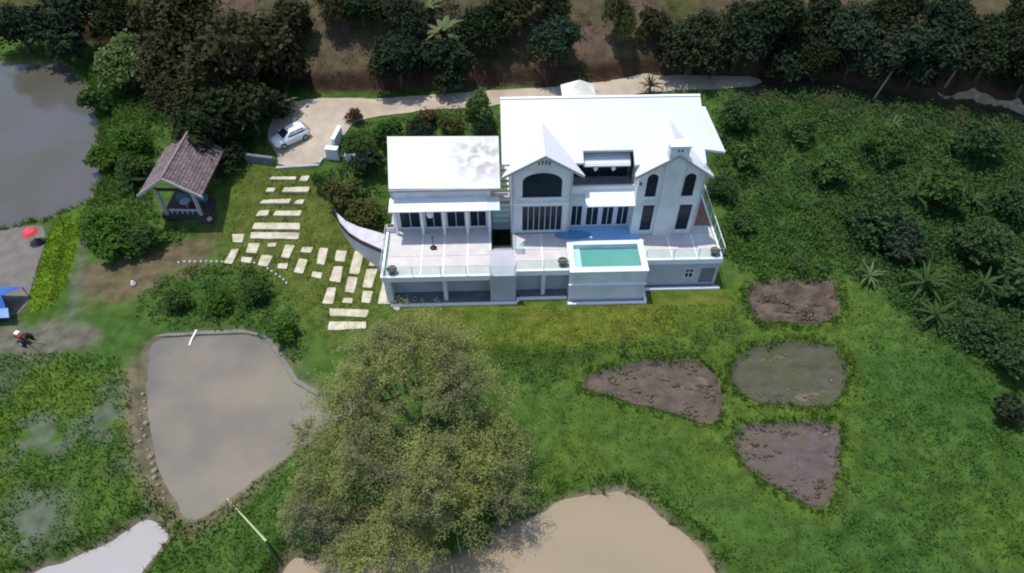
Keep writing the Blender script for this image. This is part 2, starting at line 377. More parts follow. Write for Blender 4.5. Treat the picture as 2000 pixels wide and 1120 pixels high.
# terrace panels and white strips
def panel(x0, x1, y0, y1, m=deck_m): box("terrace_panel", m, house, x0 + .01, x1 - .01, y0 + .01, y1 - .01, D - .12, D, bevel=.008)
def strip(x, y0, y1): box("terrace_strip", white, house, x - .07, x + .07, y0, y1, D - .1, D + .012)
lx = [-8.95, -6.4, -4.82, -3.13, -1.5]
for a, b in zip(lx, lx[1:]):
    panel(a + .07, b - .07, .1, 2.0); panel(a + .07, b - .07, 2.0, 4.2); panel(a + .07, b - .07, 4.2, 5.6)
for x in lx[1:4]: strip(x, .1, 5.6)
strip(-1.5, .05, 5.0)
panel(-1.43, .18, .1, 2.4); strip(.25, .3, 5.0)
for a, b in ((.32, 2.15), (2.29, 4.05)): panel(a, b, .45, 2.4); panel(a, b, 2.4, 4.1)
strip(2.22, .45, 4.1)
for a, b in ((4.05, 5.6), (5.6, 7.2), (7.2, 8.75)): panel(a, b, 2.8, 4.75)
for a, b in ((9.5, 11.43), (11.57, 13.21), (13.35, 14.9)): panel(a, b, 1.25, 2.6); panel(a, b, 2.6, 3.8)
strip(11.5, 1.25, 3.8); strip(13.28, 1.25, 3.8)
panel(13.3, 14.9, 3.8, 4.6)
for k in range(3): panel(13.7, 14.95, 4.6 + k * 1.5, 6.1 + k * 1.5, red_tile)
# structural slab under the panels and fascia
m = MB(); m.box(-8.9, -1.45, .15, 9.4, 2.25, D - .13); m.box(.2, 4.1, .5, 9, 2.25, D - .131); m.box(4.1, 9.4, 2.9, 9, 2.25, D - .13); m.box(9.4, 15.0, 1.35, 9, 2.25, D - .13); m.box(-1.45, .2, 5.1, 9, 2.25, D - .13)
m.build("floor_slab", wallg, house)
for q in ((-8.94, -1.55, -.1, .1, 2.28, D + .05), (.27, 4.05, .25, .45, 2.28, D + .05), (9.5, 14.94, 1.05, 1.25, 2.3, D + .05), (-9.15, -8.95, -.1, 5.3, 2.28, D + .1), (14.95, 15.1, 1.05, 9.2, 2.28, D + .06)): box("terrace_edge", white, house, *q)
# basement
box("basement_back_wall", wallg, house, -8.54, 4.07, .95, 1.15, -.3, 2.25)
box("basement_end_wall", wallw, house, -9.0, -8.55, 0.02, 5.0, -.3, 2.28)
box("stair_block_wall", wallg, house, -1.55, .27, -.17, 2.4, -.3, D + .06)
for x in (-4.76, 2.26): box("basement_column", wallw, house, x - .14, x + .14, (.05 if x < 0 else .4), (.33 if x < 0 else .68), -.1, 2.28)
wx0, wx1 = 12.65, 13.3
plate("basement_wall", wallg, house, [(9.45, -.4), (15.0, -.4), (15.0, 2.3), (9.45, 2.3)], [[(12.6, .75), (13.25, .75), (13.25, 1.75), (12.6, 1.75)], [(13.75, .12), (14.8, .12), (14.8, 1.75), (13.75, 1.75)]], 1.1, .2)
box("basement_side_wall", wallg, house, 14.8, 15.0, 1.3, 9, -.4, 2.3)
w_ = MB(); w_.box(12.6, 12.66, 1.08, 1.2, .75, 1.75); w_.box(13.19, 13.25, 1.08, 1.2, .75, 1.75); w_.box(12.66, 13.19, 1.08, 1.2, .75, .82); w_.box(12.66, 13.19, 1.08, 1.2, 1.68, 1.75); w_.box(12.89, 12.95, 1.08, 1.2, .82, 1.68); w_.box(12.66, 12.89, 1.08, 1.2, 1.3, 1.36); w_.box(12.95, 13.19, 1.08, 1.2, 1.3, 1.36)
wo = w_.build("basement_window", wallw, house)
box("pane", glass_d, wo, 12.66, 12.89, 1.15, 1.18, .82, 1.68); box("pane", glass_d, wo, 12.95, 13.19, 1.15, 1.18, .82, 1.68)
sh = box("shutter", wallg, house, 13.75, 14.8, 1.22, 1.27, .12, 1.75)
for k in range(5): box("shutter_slat", concd, sh, 13.77, 14.78, 1.2, 1.219, .2 + k * .3, .44 + k * .3)
m = MB(); m.box(-8.7, .35, -.45, -.25, -.1, .14); m.box(.35, 4.0, -.05, .15, -.1, .141); m.box(.3, .5, -.25, -.05, -.1, .14); m.box(4.0, 9.7, -.65, -.45, -.1, .14); m.box(9.55, 9.75, -.45, .75, -.1, .141); m.box(9.75, 15.3, .6, .8, -.1, .14)
m.build("plinth_kerb", white, house)
m = MB(); m.box(-8.7, .3, -.25, .1, -.1, .03); m.box(.5, 4.0, .15, .5, -.1, .03); m.box(4.0, 9.55, -.45, .0, -.1, .03); m.box(9.75, 15.2, .8, 1.1, -.1, .03)
m.box(-8.54, -1.6, .101, .95, -.2, .02); m.box(.3, 4.05, .501, .95, -.2, .02); m.build("apron", concd, house)
# stairwell going down
m = MB(); m.box(-1.36, .1, 2.45, 2.5, .2, D - .02); m.box(-1.42, -1.37, 2.5, 5.05, .2, D - .02); m.box(.1, .16, 2.5, 5.05, .2, D - .02); m.box(-1.36, .1, 2.5, 5.05, .15, .2)
m.build("stairwell", concd, house)
for k in range(8): box("stair_tread", conc, house, -1.3, .08, 2.6 + k * .29, 2.85 + k * .29, 2.45 - k * .24 - .06, 2.45 - k * .24)
# stair going up between wing and gable block
for k in range(11): box("stair_tread", white, house, -1.25, -.02, 5.2 + k * .27, 5.46 + k * .27, 2.95 + k * .28 - .05, 2.95 + k * .28)
MB().hexa([(-1.33, 5.1, 2.75), (-1.3, 5.1, 2.75), (-1.3, 8.2, 5.9), (-1.33, 8.2, 5.9)], [(-1.33, 5.1, 3.8), (-1.3, 5.1, 3.8), (-1.3, 8.2, 6.2), (-1.33, 8.2, 6.2)]).build("stair_glass", stairgl, house)
MB().box(-1.3, .0, 5.06, 5.09, 2.75, 4.6).build("stair_glass", stairgl, house)
MB().box(.16, .19, 2.4, 5.0, D + .02, D + 1.0).build("stair_glass", stairgl, house)

# pool
pool = MB(); pool.box(4.08, 9.45, -.22, .16, 0, 3.04); pool.box(4.08, 4.42, .16, 2.72, 0, 3.04); pool.box(9.12, 9.45, .16, 2.72, 0, 3.04); pool.box(4.42, 9.12, 2.4, 2.72, 0, 3.04); pool.box(4.42, 9.12, .16, 2.4, .2, 1.6)
po = pool.build("pool", wallw, house)
cop = MB(); cop.box(4.0, 9.53, -.3, .2, 3.04, 3.12); cop.box(4.0, 4.46, .2, 2.4, 3.04, 3.12); cop.box(9.08, 9.53, .2, 2.4, 3.04, 3.12); cop.box(4.0, 9.53, 2.4, 2.8, 3.04, 3.12)
cop.build("pool_coping", mat("coping_stone", (.70, .80, .80), (.62, .74, .74), 1.5, .5), po, bevel=.02)
box("pool_ledge", white, po, 4.0, 9.53, -.34, -.22, 1.72, 1.84)
box("pool_step", pool_in, po, 4.46, 4.95, .2, 2.38, 1.6, 2.74)
box("water", pool_w, po, 4.43, 9.11, .17, 2.39, 1.6, 2.66)
box("pool_plinth", wallg, po, 4.2, 9.3, -.3, -.22, 0, .25)
# blue paving behind the pool
bt = MB(); bt.box(4.3, 9.5, 2.82, 4.7, D + .005, D + .02); bt.build("blue_paving", blue_t, house)
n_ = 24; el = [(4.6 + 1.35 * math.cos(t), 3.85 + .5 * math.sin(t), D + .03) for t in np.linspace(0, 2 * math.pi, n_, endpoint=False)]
MB().prism(el, .012).build("blue_ellipse", blue_m, house)  # thin ellipse in a darker blue, lying over the blue paving

# left wing
WY = 4.85
wx = [(-8.1, -6.55), (-6.25, -4.98), (-4.66, -3.28), (-2.98, -1.72)]
plate("wing_wall", wallw, house, [(-8.45, D), (-1.4, D), (-1.4, 6.75), (-8.45, 6.75)], [[(a, D + .06), (b, D + .06), (b, 4.95), (a, 4.95)] for a, b in wx], WY, .22)
m = MB(); m.box(-8.45, -8.25, WY + .22, 9, 0, 6.7); m.box(-1.6, -1.4, WY + .22, 9, 0, 6.7); m.box(-8.45, -1.4, 9, 9.2, 0, 7.3)
m.build("wing_side_wall", wallw, house)
def window(x0, x1, z0, z1, y, nx=1, nz=1, name="window", fw=.06, fm=None, arch=0, pm=None):
    fm = fm or white; pm = pm or glass_d
    f = MB(); f.box(x0, x0 + fw, y - .03, y + .08, z0, z1); f.box(x1 - fw, x1, y - .03, y + .08, z0, z1); f.box(x0 + fw, x1 - fw, y - .03, y + .08, z0, z0 + fw)
    zt = z1
    if not arch: f.box(x0 + fw, x1 - fw, y - .03, y + .08, z1 - fw, z1); zt = z1 - fw
    for k in range(1, nz): zz = z0 + (z1 - z0) * k / nz; f.box(x0 + fw, x1 - fw, y - .02, y + .07, zz - .025, zz + .025)
    W_ = f.build(name, fm, house)
    pw = (x1 - x0 - 2 * fw) / nx
    for k in range(nx):
        a = x0 + fw + k * pw
        box("pane", pm, W_, a + .02, a + pw - .02, y + .02, y + .045, z0 + fw, zt)
        if k: box("mullion", fm, W_, a - .02, a + .02, y - .03, y + .08, z0 + fw, zt)
    if arch:
        c = (x0 + x1) / 2; hw = (x1 - x0) / 2; n = 14
        arcp = [(c + hw * math.cos(t), z1 + arch * math.sin(t)) for t in np.linspace(0, math.pi, n)]
        inn = [(c + (hw - fw) * math.cos(t), z1 + (arch - fw) * math.sin(t)) for t in np.linspace(0, math.pi, n)]
        MB().prism([(p[0], z1 and p[1], 0) for p in inn], .03)
        q = MB(); q.add([(p[0], y + .02, p[1]) for p in inn] + [(p[0], y + .045, p[1]) for p in inn], [tuple(range(n)), tuple(range(2 * n - 1, n - 1, -1))] + [(i, i + n, (i + 1) % n + n, (i + 1) % n) for i in range(n)])
        q.build("pane", pm, W_)
        r = MB()
        for i in range(n - 1):
            r.hexa([(arcp[i][0], y - .03, arcp[i][1]), (arcp[i + 1][0], y - .03, arcp[i + 1][1]), (arcp[i + 1][0], y + .08, arcp[i + 1][1]), (arcp[i][0], y + .08, arcp[i][1])],
                   [(inn[i][0], y - .03, inn[i][1]), (inn[i + 1][0], y - .03, inn[i + 1][1]), (inn[i + 1][0], y + .08, inn[i + 1][1]), (inn[i][0], y + .08, inn[i][1])])
        r.build("arch_frame", fm, W_)
    return W_
def archhole(x0, x1, z0, z1, arch, n=14):
    c = (x0 + x1) / 2; hw = (x1 - x0) / 2
    return [(x0, z0), (x1, z0)] + [(c + hw * math.cos(t), z1 + arch * math.sin(t)) for t in np.linspace(0, math.pi, n)]
for a, b in wx: window(a, b, D + .06, 4.95, WY + .06, 2, 1, "sliding_door")
for x in (-8.3, -6.4, -4.82, -3.13, -1.5): box("veranda_column", white, house, x - .1, x + .1, 4.25, 4.45, D, 5.2, bevel=.015)
box("veranda_beam", white, house, -8.4, -1.4, 4.25, 4.45, 5.2, 5.36)
af, ab = HL(860, 413, 3.55).z, HL(860, 386, WY - .01).z
def awn(name, x0, x1, yf, zf, yb_, zb_, t, m): MB().hexa([(x0, yf, zf - t), (x1, yf, zf - t), (x1, yb_, zb_ - t), (x0, yb_, zb_ - t)], [(x0, yf, zf), (x1, yf, zf), (x1, yb_, zb_), (x0, yb_, zb_)]).build(name, m, house)
awn("awning", -8.55, -1.62, 3.55, af, WY - .01, ab, .09, white)
awn("glass_awning", -1.6, -.75, 3.55, af, WY - .01, ab, .04, glassmat("awning_glass", (.8, .85, .86), .6))
# roofs
roofm = bpy.data.materials.new("white_roof"); roofm.use_nodes = True
def stain_roof():
    n = roofm.node_tree.nodes; L = roofm.node_tree.links; b = n["Principled BSDF"]; b.inputs['Roughness'].default_value = .45
    tc = n.new("ShaderNodeTexCoord")
    def nz(s, d=8):
        x = n.new("ShaderNodeTexNoise"); x.inputs['Scale'].default_value = s; x.inputs['Detail'].default_value = d; L.new(tc.outputs['Object'], x.inputs[0]); return x.outputs[0]
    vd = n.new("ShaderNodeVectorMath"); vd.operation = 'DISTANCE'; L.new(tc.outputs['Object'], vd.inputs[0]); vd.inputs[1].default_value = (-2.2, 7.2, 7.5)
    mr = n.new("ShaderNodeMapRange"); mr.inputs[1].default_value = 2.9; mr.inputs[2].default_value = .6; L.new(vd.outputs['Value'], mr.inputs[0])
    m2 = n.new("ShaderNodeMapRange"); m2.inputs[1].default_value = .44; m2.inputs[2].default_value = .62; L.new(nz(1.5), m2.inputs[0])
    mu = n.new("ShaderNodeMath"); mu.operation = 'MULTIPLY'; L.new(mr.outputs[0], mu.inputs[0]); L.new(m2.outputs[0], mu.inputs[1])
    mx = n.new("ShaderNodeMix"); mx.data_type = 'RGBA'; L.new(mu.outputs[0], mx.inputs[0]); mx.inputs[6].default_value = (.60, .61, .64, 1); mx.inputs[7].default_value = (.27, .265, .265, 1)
    m3 = n.new("ShaderNodeMapRange"); m3.inputs[1].default_value = .5; m3.inputs[2].default_value = .75; m3.inputs[4].default_value = .35; L.new(nz(.5), m3.inputs[0])
    mz = n.new("ShaderNodeMix"); mz.data_type = 'RGBA'; L.new(m3.outputs[0], mz.inputs[0]); L.new(mx.outputs[2], mz.inputs[6]); mz.inputs[7].default_value = (.54, .555, .585, 1)
    L.new(mz.outputs[2], b.inputs['Base Color'])
stain_roof()
def roof(poly, t=.16, name="roof", m=None): return MB().prism(poly, t).build(name, m or roofm, house)
e0, e1, e2, e3 = HL(759, 369, 4.55), HL(977, 368, 4.55), HL(973.5, 266, 9.1), HL(756, 267, 9.1)
roof([e0, e1, e2, e3], .25, "wing_roof")
box("gutter", conc, house, e0.x, e1.x, 4.46, 4.55, e0.z - .3, e0.z - .12)
# standing seams on the roofs: thin ribs
def seams(xs_, y0, y1, zf):
    s = MB()
    for x in xs_: s.hexa([(x - .015, y0, zf(x, y0)), (x + .015, y0, zf(x, y0)), (x + .015, y1, zf(x, y1)), (x - .015, y1, zf(x, y1))], [(x - .015, y0, zf(x, y0) + .025), (x + .015, y0, zf(x, y0) + .025), (x + .015, y1, zf(x, y1) + .025), (x - .015, y1, zf(x, y1) + .025)])
    return s
ZR = lambda y: 8.4 + .45 * (y - 3.6)
RY = 9.2
mp = [(-.55, 4.5), (5.0, 4.5), (5.0, 5.35), (8.45, 5.35), (8.45, 4.3), (13.35, 4.3), (13.35, 5.3), (14.75, 5.1), (13.75, 8.35), (13.5, 8.36), (13.5, RY), (-.55, RY)]
def roof2(poly, zf, t=.16, name="main_roof"):
    pts = [Vector(p) for p in poly]; n = len(pts)
    v, e, f, *_ = delaunay_2d_cdt(pts, [(i, (i + 1) % n) for i in range(n)], [], 1, 1e-5)
    s = MB(); top = [(p.x, p.y, zf(p.y)) for p in v]; bot = [(p.x, p.y, zf(p.y) - t) for p in v]
    s.add(top, f); s.add(bot, [q[::-1] for q in f]); s.add([(x, y, zf(y)) for x, y in poly] + [(x, y, zf(y) - t) for x, y in poly], [(i, i + n, (i + 1) % n + n, (i + 1) % n) for i in range(n)])
    return s.build(name, roofm, house)
roof2(mp, ZR)
roof([(-.55, RY + .005, ZR(RY)), (13.5, RY + .005, ZR(RY)), (13.9, 12.6, 7.9), (-.55, 12.6, 7.9)], .16, "main_roof")
so_ = seams(list(np.arange(5.3, 8.4, .62)), 5.4, RY - .05, lambda x, y: ZR(y)).build("roof_seams", roofm, house); so_["kind"] = "stuff"
def gable_roof(xl, xr, xa, yf, za, zl, zr):
    yr = 3.6 + (za - 8.4) / .45
    roof([(xl, yf, zl), (xa, yf, za), (xa, yr, za), (xl, 3.7, zl)], .16, "gable_roof")
    roof([(xa + .001, yf, za), (xr, yf, zr), (xr, 3.7, zr), (xa + .001, yr, za)], .16, "gable_roof")
    b = MB()   # grey verge boards
    for (x0, z0), (x1, z1) in (((xl, zl), (xa, za)), ((xa, za), (xr, zr))):
        b.hexa([(x0, yf - .04, z0 - .22), (x1, yf - .04, z1 - .22), (x1, yf, z1 - .22), (x0, yf, z0 - .22)], [(x0, yf - .04, z0 - .01), (x1, yf - .04, z1 - .01), (x1, yf, z1 - .01), (x0, yf, z0 - .01)])
    b.build("verge_board", conc, house)
gable_roof(-.58, 5.02, 2.3, 3.62, 10.15, 8.42, 8.42)
gable_roof(8.42, 13.75, 11.09, 3.4, 10.2, 8.42, 8.3)
# rear lantern roof peeping over the ridge
cx, cy = 5.05, 10.3
MB().add([(cx - 1.2, cy - 1.0, 10.6), (cx + 1.2, cy - 1.0, 10.6), (cx + 1.2, cy + 1.0, 10.6), (cx - 1.2, cy + 1.0, 10.6), (cx, cy, 11.6)], [(0, 1, 4), (1, 2, 4), (2, 3, 4), (3, 0, 4), (3, 2, 1, 0)]).build("lantern_roof", mat("cream_roof", (.80, .77, .68), None, 1, .6), house)
# gable block
GY = 4.18
ga = (.85, 3.6, 6.12, 7.5, .78)
plate("gable_wall", wallw, house, [(.05, D), (4.32, D), (4.32, 8.7), (2.3, 9.93), (.05, 8.62)], [archhole(*ga), [(.82, 2.85), (3.78, 2.85), (3.78, 5.3), (.82, 5.3)]], GY, .2)
window(ga[0], ga[1], ga[2], ga[3], GY + .06, 3, 1, "arched_window", .06, steel, arch=ga[4])
window(.82, 3.78, 2.85, 5.3, GY + .06, 7, 1, "barred_window", .06, wallw)
box("window_sill", white, house, .7, 3.75, GY - .1, GY, 6.0, 6.12)
box("gable_band", white, house, .06, 4.31, GY - .05, GY, 5.45, 5.6)
for k, dx in enumerate((-.36, -.12, .12, .36)): box("gable_vent", dark_in, house, 2.3 + dx - .05, 2.3 + dx + .05, GY - .02, GY, 9.0 - (.06 if k in (0, 3) else 0), 9.35 - abs(dx) * .3)
m = MB(); m.box(.05, .25, GY + .2, 12.0, 0, 8.2); m.box(4.12, 4.32, GY + .2, 5.9, D, 8.2)
m.build("side_wall", wallw, house)
# tower
TY = 3.8
u1 = (9.36, 10.12, 6.3, 7.85, .45); u2 = (11.93, 12.72, 6.3, 7.85, .45); l1 = (9.42, 10.22, 3.1, 5.5); l2 = (12.03, 12.92, 3.1, 5.5)
rc = lambda a: [(a[0], a[2]), (a[1], a[2]), (a[1], a[3]), (a[0], a[3])]
plate("tower_wall", wallw, house, [(8.78, D), (13.4, D), (13.4, 8.6), (11.09, 10.0), (8.78, 8.6)], [archhole(*u1), archhole(*u2), rc(l1), rc(l2)], TY, .2)
for a in (u1, u2): window(a[0], a[1], a[2], a[3], TY + .06, 1, 2, "arched_window", .05, steel, arch=a[4])
for a in (l1, l2): window(*a, TY + .06, 1, 2, "window", .05, steel)
for a in (u1, u2): box("window_sill", white, house, a[0] - .1, a[1] + .1, TY - .08, TY, a[2] - .1, a[2])
box("chimney_breast", wallw, house, 10.45, 11.75, TY - .2, TY, D, 9.65)
ch = box("chimney", wallw, house, 10.45, 11.72, 3.44, 4.1, 9.6, 10.74)
box("chimney_cap", white, ch, 10.38, 11.79, 3.4, 4.16, 10.74, 10.84)
for dx in (-.12, .12): box("chimney_vent", dark_in, ch, 11.09 + dx - .05, 11.09 + dx + .05, 3.425, 3.44, 10.36, 10.56)
box("wall_lamp", steel, house, 8.9, 9.0, TY - .12, TY, 7.4, 7.62)
m = MB(); m.box(13.2, 13.4, TY + .2, 12.0, 0, 8.0); m.box(8.78, 8.98, TY + .2, 6.0, D, 8.2); m.box(.25, 13.2, 11.8, 12.0, 0, 8.2)
m.build("side_wall", wallw, house)
MB().hexa([(13.4, 5.35, 2.7), (13.75, 5.35, 2.7), (13.75, 8.3, 2.7), (13.4, 8.3, 2.7)], [(13.4, 5.35, 9.0), (13.75, 5.35, 9.0), (13.75, 8.3, 9.9), (13.4, 8.3, 9.9)]).build("side_wing_wall", wallg, house)
# middle bay
BY = 4.75
dx_ = [(4.45, 5.3), (5.55, 6.5), (6.72, 7.6), (7.82, 8.7)]
plate("bay_wall", wallw, house, [(4.33, D), (8.77, D), (8.77, 5.9), (4.33, 5.9)], [[(a, D + .05), (b, D + .05), (b, 4.75), (a, 4.75)] for a, b in dx_], BY, .2)
for a, b in dx_: window(a, b, D + .05, 4.75, BY + .06, 2, 1, "sliding_door", .05)
awn("awning", 5.3, 8.77, 3.5, HL(1190, 403, 3.5).z, 4.74, HL(1190, 371, 4.74).z, .09, white)
box("balcony_parapet", white, house, 4.33, 8.77, 4.75, 4.95, 5.9, 6.52)
box("balcony_floor", conc, house, 4.33, 8.77, 4.95, 7.2, 5.8, 5.95)
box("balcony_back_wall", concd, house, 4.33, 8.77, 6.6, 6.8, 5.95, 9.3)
bw = MB().box(4.5, 8.6, 6.5, 6.59, 8.1, 8.2).build("balcony_window", wallg, house)
for k in range(4): box("pane", glass_d, bw, 4.55 + k, 5.5 + k, 6.5, 6.56, 6.0, 8.08)
b0, b1 = HL(1142, 325, 4.85), HL(1233, 325, 4.85)
roof([(5.08, 4.85, b0.z), (8.3, 4.85, b0.z), (8.36, 5.75, b0.z + .4), (5.05, 5.75, b0.z + .4)], .1, "balcony_roof")
for k in range(3): box("balcony_roof_rib", roofm, house, 5.1, 8.3, 4.95 + k * .27, 4.98 + k * .27, b0.z + (.1 + k * .27) * .444 - .02, b0.z + (.1 + k * .27) * .444 + .03)
for x in (5.95, 7.2): MB().lathe([(0, 8.4), (.16, 8.35), (.17, 8.1), (.1, 7.95), (0, 7.95)], 10, (x, 5.1, b0.z - 8.52)).build("balcony_lamp", white, house, True)
# round lamp under the wing awning
MB().lathe([(.0, .3), (.2, .22), (.28, 0), (.2, -.22), (0, -.3)], 14, (-5.72, 3.95, 4.95)).build("pendant_lamp", white, house, True)

# glass railings of the terrace edges
def railing(xs_, y, z=D + .05, hgt=.95):
    for x in xs_: box("railing_post", chrome, house, x - .02, x + .02, y - .02, y + .02, z, z + hgt)
    for a, b in zip(xs_, xs_[1:]):
        box("railing_glass", railgl, house, a + .03, b - .03, y - .008, y + .008, z + .08, z + hgt - .04)
    box("handrail", chrome, house, xs_[0], xs_[-1], y - .012, y + .012, z + hgt, z + hgt + .02)
railing([-8.9, -6.9, -4.95, -3.15, -1.5], 0.0); railing([-1.5, .2], -.1); railing([.3, 2.22, 4.0], .35); railing([9.55, 11.5, 13.28, 15.0], 1.15)
def railing_y(x0, x1, y0, y1, n, z=D + .06, hgt=1.0, m=None, q=1):
    m = m or white
    P = [(x0 + (x1 - x0) * k / n, y0 + (y1 - y0) * k / n) for k in range(n + 1)]
    for x, y in P: box("railing_post", m, house, x - .03 * q, x + .03 * q, y - .03 * q, y + .03 * q, z, z + hgt)
    MB().hexa([(x0 - .04 * q, y0, z + hgt), (x0 + .04 * q, y0, z + hgt), (x1 + .04 * q, y1, z + hgt), (x1 - .04 * q, y1, z + hgt)], [(x0 - .04 * q, y0, z + hgt + .06 * q), (x0 + .04 * q, y0, z + hgt + .06 * q), (x1 + .04 * q, y1, z + hgt + .06 * q), (x1 - .04 * q, y1, z + hgt + .06 * q)]).build("handrail", m, house)
    MB().hexa([(x0 - .01, y0, z + .1), (x0 + .01, y0, z + .1), (x1 + .01, y1, z + .1), (x1 - .01, y1, z + .1)], [(x0 - .01, y0, z + hgt - .05), (x0 + .01, y0, z + hgt - .05), (x1 + .01, y1, z + hgt - .05), (x1 - .01, y1, z + hgt - .05)]).build("railing_glass", railgl, house)
railing_y(15.03, 15.03, 1.2, 9.0, 6, q=.55)
railing_y(-9.05, -9.05, .1, 4.2, 3, m=chrome, q=.4)

for x, y, z0, z1 in ((.16, GY - .06, D, 8.3), (4.22, GY - .06, D, 8.2), (13.3, TY - .06, D, 8.2), (-8.38, WY - .06, D, 6.4)): MB().tube([(x, y, z0), (x, y, z1)], .045, 8).build("downpipe", wallg, house)
for k in range(5): box("pool_rim_joint", conc, po, 4.9 + k * .85, 4.915 + k * .85, -.302, .2, 3.05, 3.122)
box("ridge_flashing", white, house, -.55, 13.5, RY - .12, RY + .1, ZR(RY) - .02, ZR(RY) + .03)

# ------------------------------------------------------------------ things on the terrace
def on_house(x, y, z):
    c, s = math.cos(YAW), math.sin(YAW); return Vector((OX + x * c - y * s, OY + x * s + y * c, z))
potm = mat("pot_stone", (.03, .03, .033), (.05, .05, .05), 5, .7); soil = mat("pot_soil", (.10, .08, .06), None, 6, .95)
for lab, x, y in (("dark bowl planter at the left front corner of the terrace", -8.35, .4), ("dark bowl planter on the terrace just left of the pool", 3.6, .85), ("dark bowl planter at the right front corner of the terrace", 14.55, 1.55)):
    t = thing("bowl_planter", lab, "planter", on_house(x, y, D), 0, "bowl planters on the terrace corners")
    MB().lathe([(.0, .0), (.16, 0), (.18, .06), (.14, .1), (.3, .28), (.36, .42), (.31, .42), (.27, .34), (0, .33)], 18).build("bowl", potm, t, True)
    MB().lathe([(.27, .345), (.12, .39), (0, .4)], 12).build("soil", soil, t, True)
t = thing("box_planter", "pale square planter box at the back left of the terrace", "planter", on_house(-8.8, 4.7, D))
box("box", wallw, t, -.3, .3, -.22, .22, 0, .5, bevel=.02); box("soil", soil, t, -.25, .25, -.17, .17, .501, .52)
t = thing("glass_side_table", "small glass-topped grey table right of the terrace stairs", "table", on_house(.62, 2.3, D))
box("tabletop", stairgl, t, -.3, .3, -.28, .28, .48, .51)
for a in (-.25, .25):
    for b in (-.23, .23): box("leg", chrome, t, a - .02, a + .02, b - .02, b + .02, 0, .48)
t = thing("floor_stand", "black post on a round base standing alone on the left terrace", "stand", on_house(-5.6, 2.8, D))
MB().lathe([(0, 0), (.24, 0), (.25, .05), (.06, .1), (0, .1)], 16).build("base", steel, t, True)
MB().tube([(0, 0, .08), (0, 0, 1.0)], .035, 8).build("post", steel, t)
MB().lathe([(0, 1.0), (.07, 1.0), (.08, 1.08), (0, 1.1)], 10).build("knob", steel, t, True)

# ------------------------------------------------------------------ stepping stone path
path = link("garden_path", None); path["kind"] = "structure"
def z5(*q): return [(400 + x / 4.667, 220 + y / 4.667) for x, y in q]
def z7(*q): return [(420 + x / 4.667, 420 + y / 4.667) for x, y in q]
def r5(a, b, c, d, k=12): return z5((a + k, c), (b + k * .4, c), (b - k * .4, d), (a - k, d))
SL = [r5(615, 825, 588, 620), r5(880, 950, 580, 635), r5(570, 640, 690, 730), r5(725, 940, 685, 735), r5(530, 770, 795, 840), r5(830, 900, 800, 845), r5(490, 580, 895, 950), r5(650, 865, 900, 950), r5(465, 850, 1010, 1070),
      z7((345, 166), (748, 166), (745, 228), (340, 222)), z7((168, 178), (268, 178), (255, 258), (170, 255)), z7((147, 318), (212, 318), (160, 445), (92, 445))]
for q in [((315, 265), (405, 265), (375, 355), (290, 350)), ((485, 262), (555, 262), (550, 297), (482, 290)), ((640, 285), (725, 285), (680, 405), (605, 390)), ((250, 395), (335, 395), (325, 440), (245, 435)), ((430, 375), (520, 380), (480, 475), (400, 460)),
          ((575, 445), (660, 450), (650, 500), (570, 490)), ((800, 300), (890, 300), (875, 350), (790, 345)), ((765, 408), (843, 412), (805, 535), (720, 530)), ((955, 310), (1032, 315), (1000, 455), (930, 445)), ((895, 520), (970, 535), (960, 580), (885, 565)),
          ((1115, 335), (1200, 335), (1180, 430), (1100, 420)), ((1090, 480), (1160, 480), (1135, 615), (1045, 600)), ((1275, 340), (1360, 340), (1310, 530), (1230, 525)), ((1430, 345), (1505, 350), (1470, 465), (1405, 460)), ((1215, 570), (1300, 575), (1265, 710), (1190, 700)),
          ((1385, 505), (1480, 505), (1430, 660), (1350, 655)), ((1030, 670), (1100, 670), (1075, 810), (985, 810)), ((1180, 755), (1250, 765), (1245, 810), (1165, 805)), ((1350, 705), (1430, 705), (1410, 805), (1340, 800)), ((1060, 860), (1390, 870), (1375, 935), (1060, 925)),
          ((1055, 985), (1365, 985), (1360, 1045), (1040, 1050)), ((1530, 620), (1610, 620), (1600, 808), (1490, 808)), ((1620, 815), (1690, 810), (1680, 870), (1630, 860))]:
    SL.append(z7(*q))
for i, q in enumerate(SL):
    P = G(q)[:, :2]; P = P.mean(0) + (P - P.mean(0)) * 1.1 + rng.normal(0, .03, P.shape)
    pts = []
    for a, b in zip(P, np.roll(P, -1, 0)):
        L_ = np.linalg.norm(b - a); n = max(1, int(L_ / .7))
        for k in range(n):
            p = a + (b - a) * (k + (.12 if k == 0 else 0)) / n + rng.normal(0, .018, 2); pts.append(p)
        pts.append(a + (b - a) * .97)
    pts = np.array(pts); z = h(pts[:, 0], pts[:, 1]).max() * .5 + h(pts[:, 0], pts[:, 1]).mean() * .5 + .07
    MB().prism([(x, y, z) for x, y in pts], .35).build("paving_slab", slabm, path, bevel=.012)

# concrete ramp up to the terrace
rt = np.array([(648, 398), (658, 416), (676, 432), (700, 443), (726, 450), (752, 458)]); rb = np.array([(650, 404), (664, 436), (682, 456), (704, 470), (728, 481), (749, 490)])
ramp = MB(); zz = np.linspace(.75, D, 6); T = []; B = []
for (a, b), (c, d), z in zip(rt, rb, zz):
    da = rays([(a, b)])[0]; db = rays([(c, d)])[0]; t1 = (z - CAMH) / da[2]; t2 = (z - CAMH) / db[2]
    T.append((da[0] * t1, da[1] * t1, z)); B.append((db[0] * t2, db[1] * t2, z))
T[-1] = (min(T[-1][0], -9.15), T[-1][1], D); B[-1] = (min(B[-1][0], -9.15), B[-1][1], D)
for i in range(5):
    q = [B[i], B[i + 1], T[i + 1], T[i]]; ramp.hexa([(p[0], p[1], -.3) for p in q], q)
t = thing("concrete_ramp", "grey concrete ramp curving up to the left edge of the terrace", "ramp")
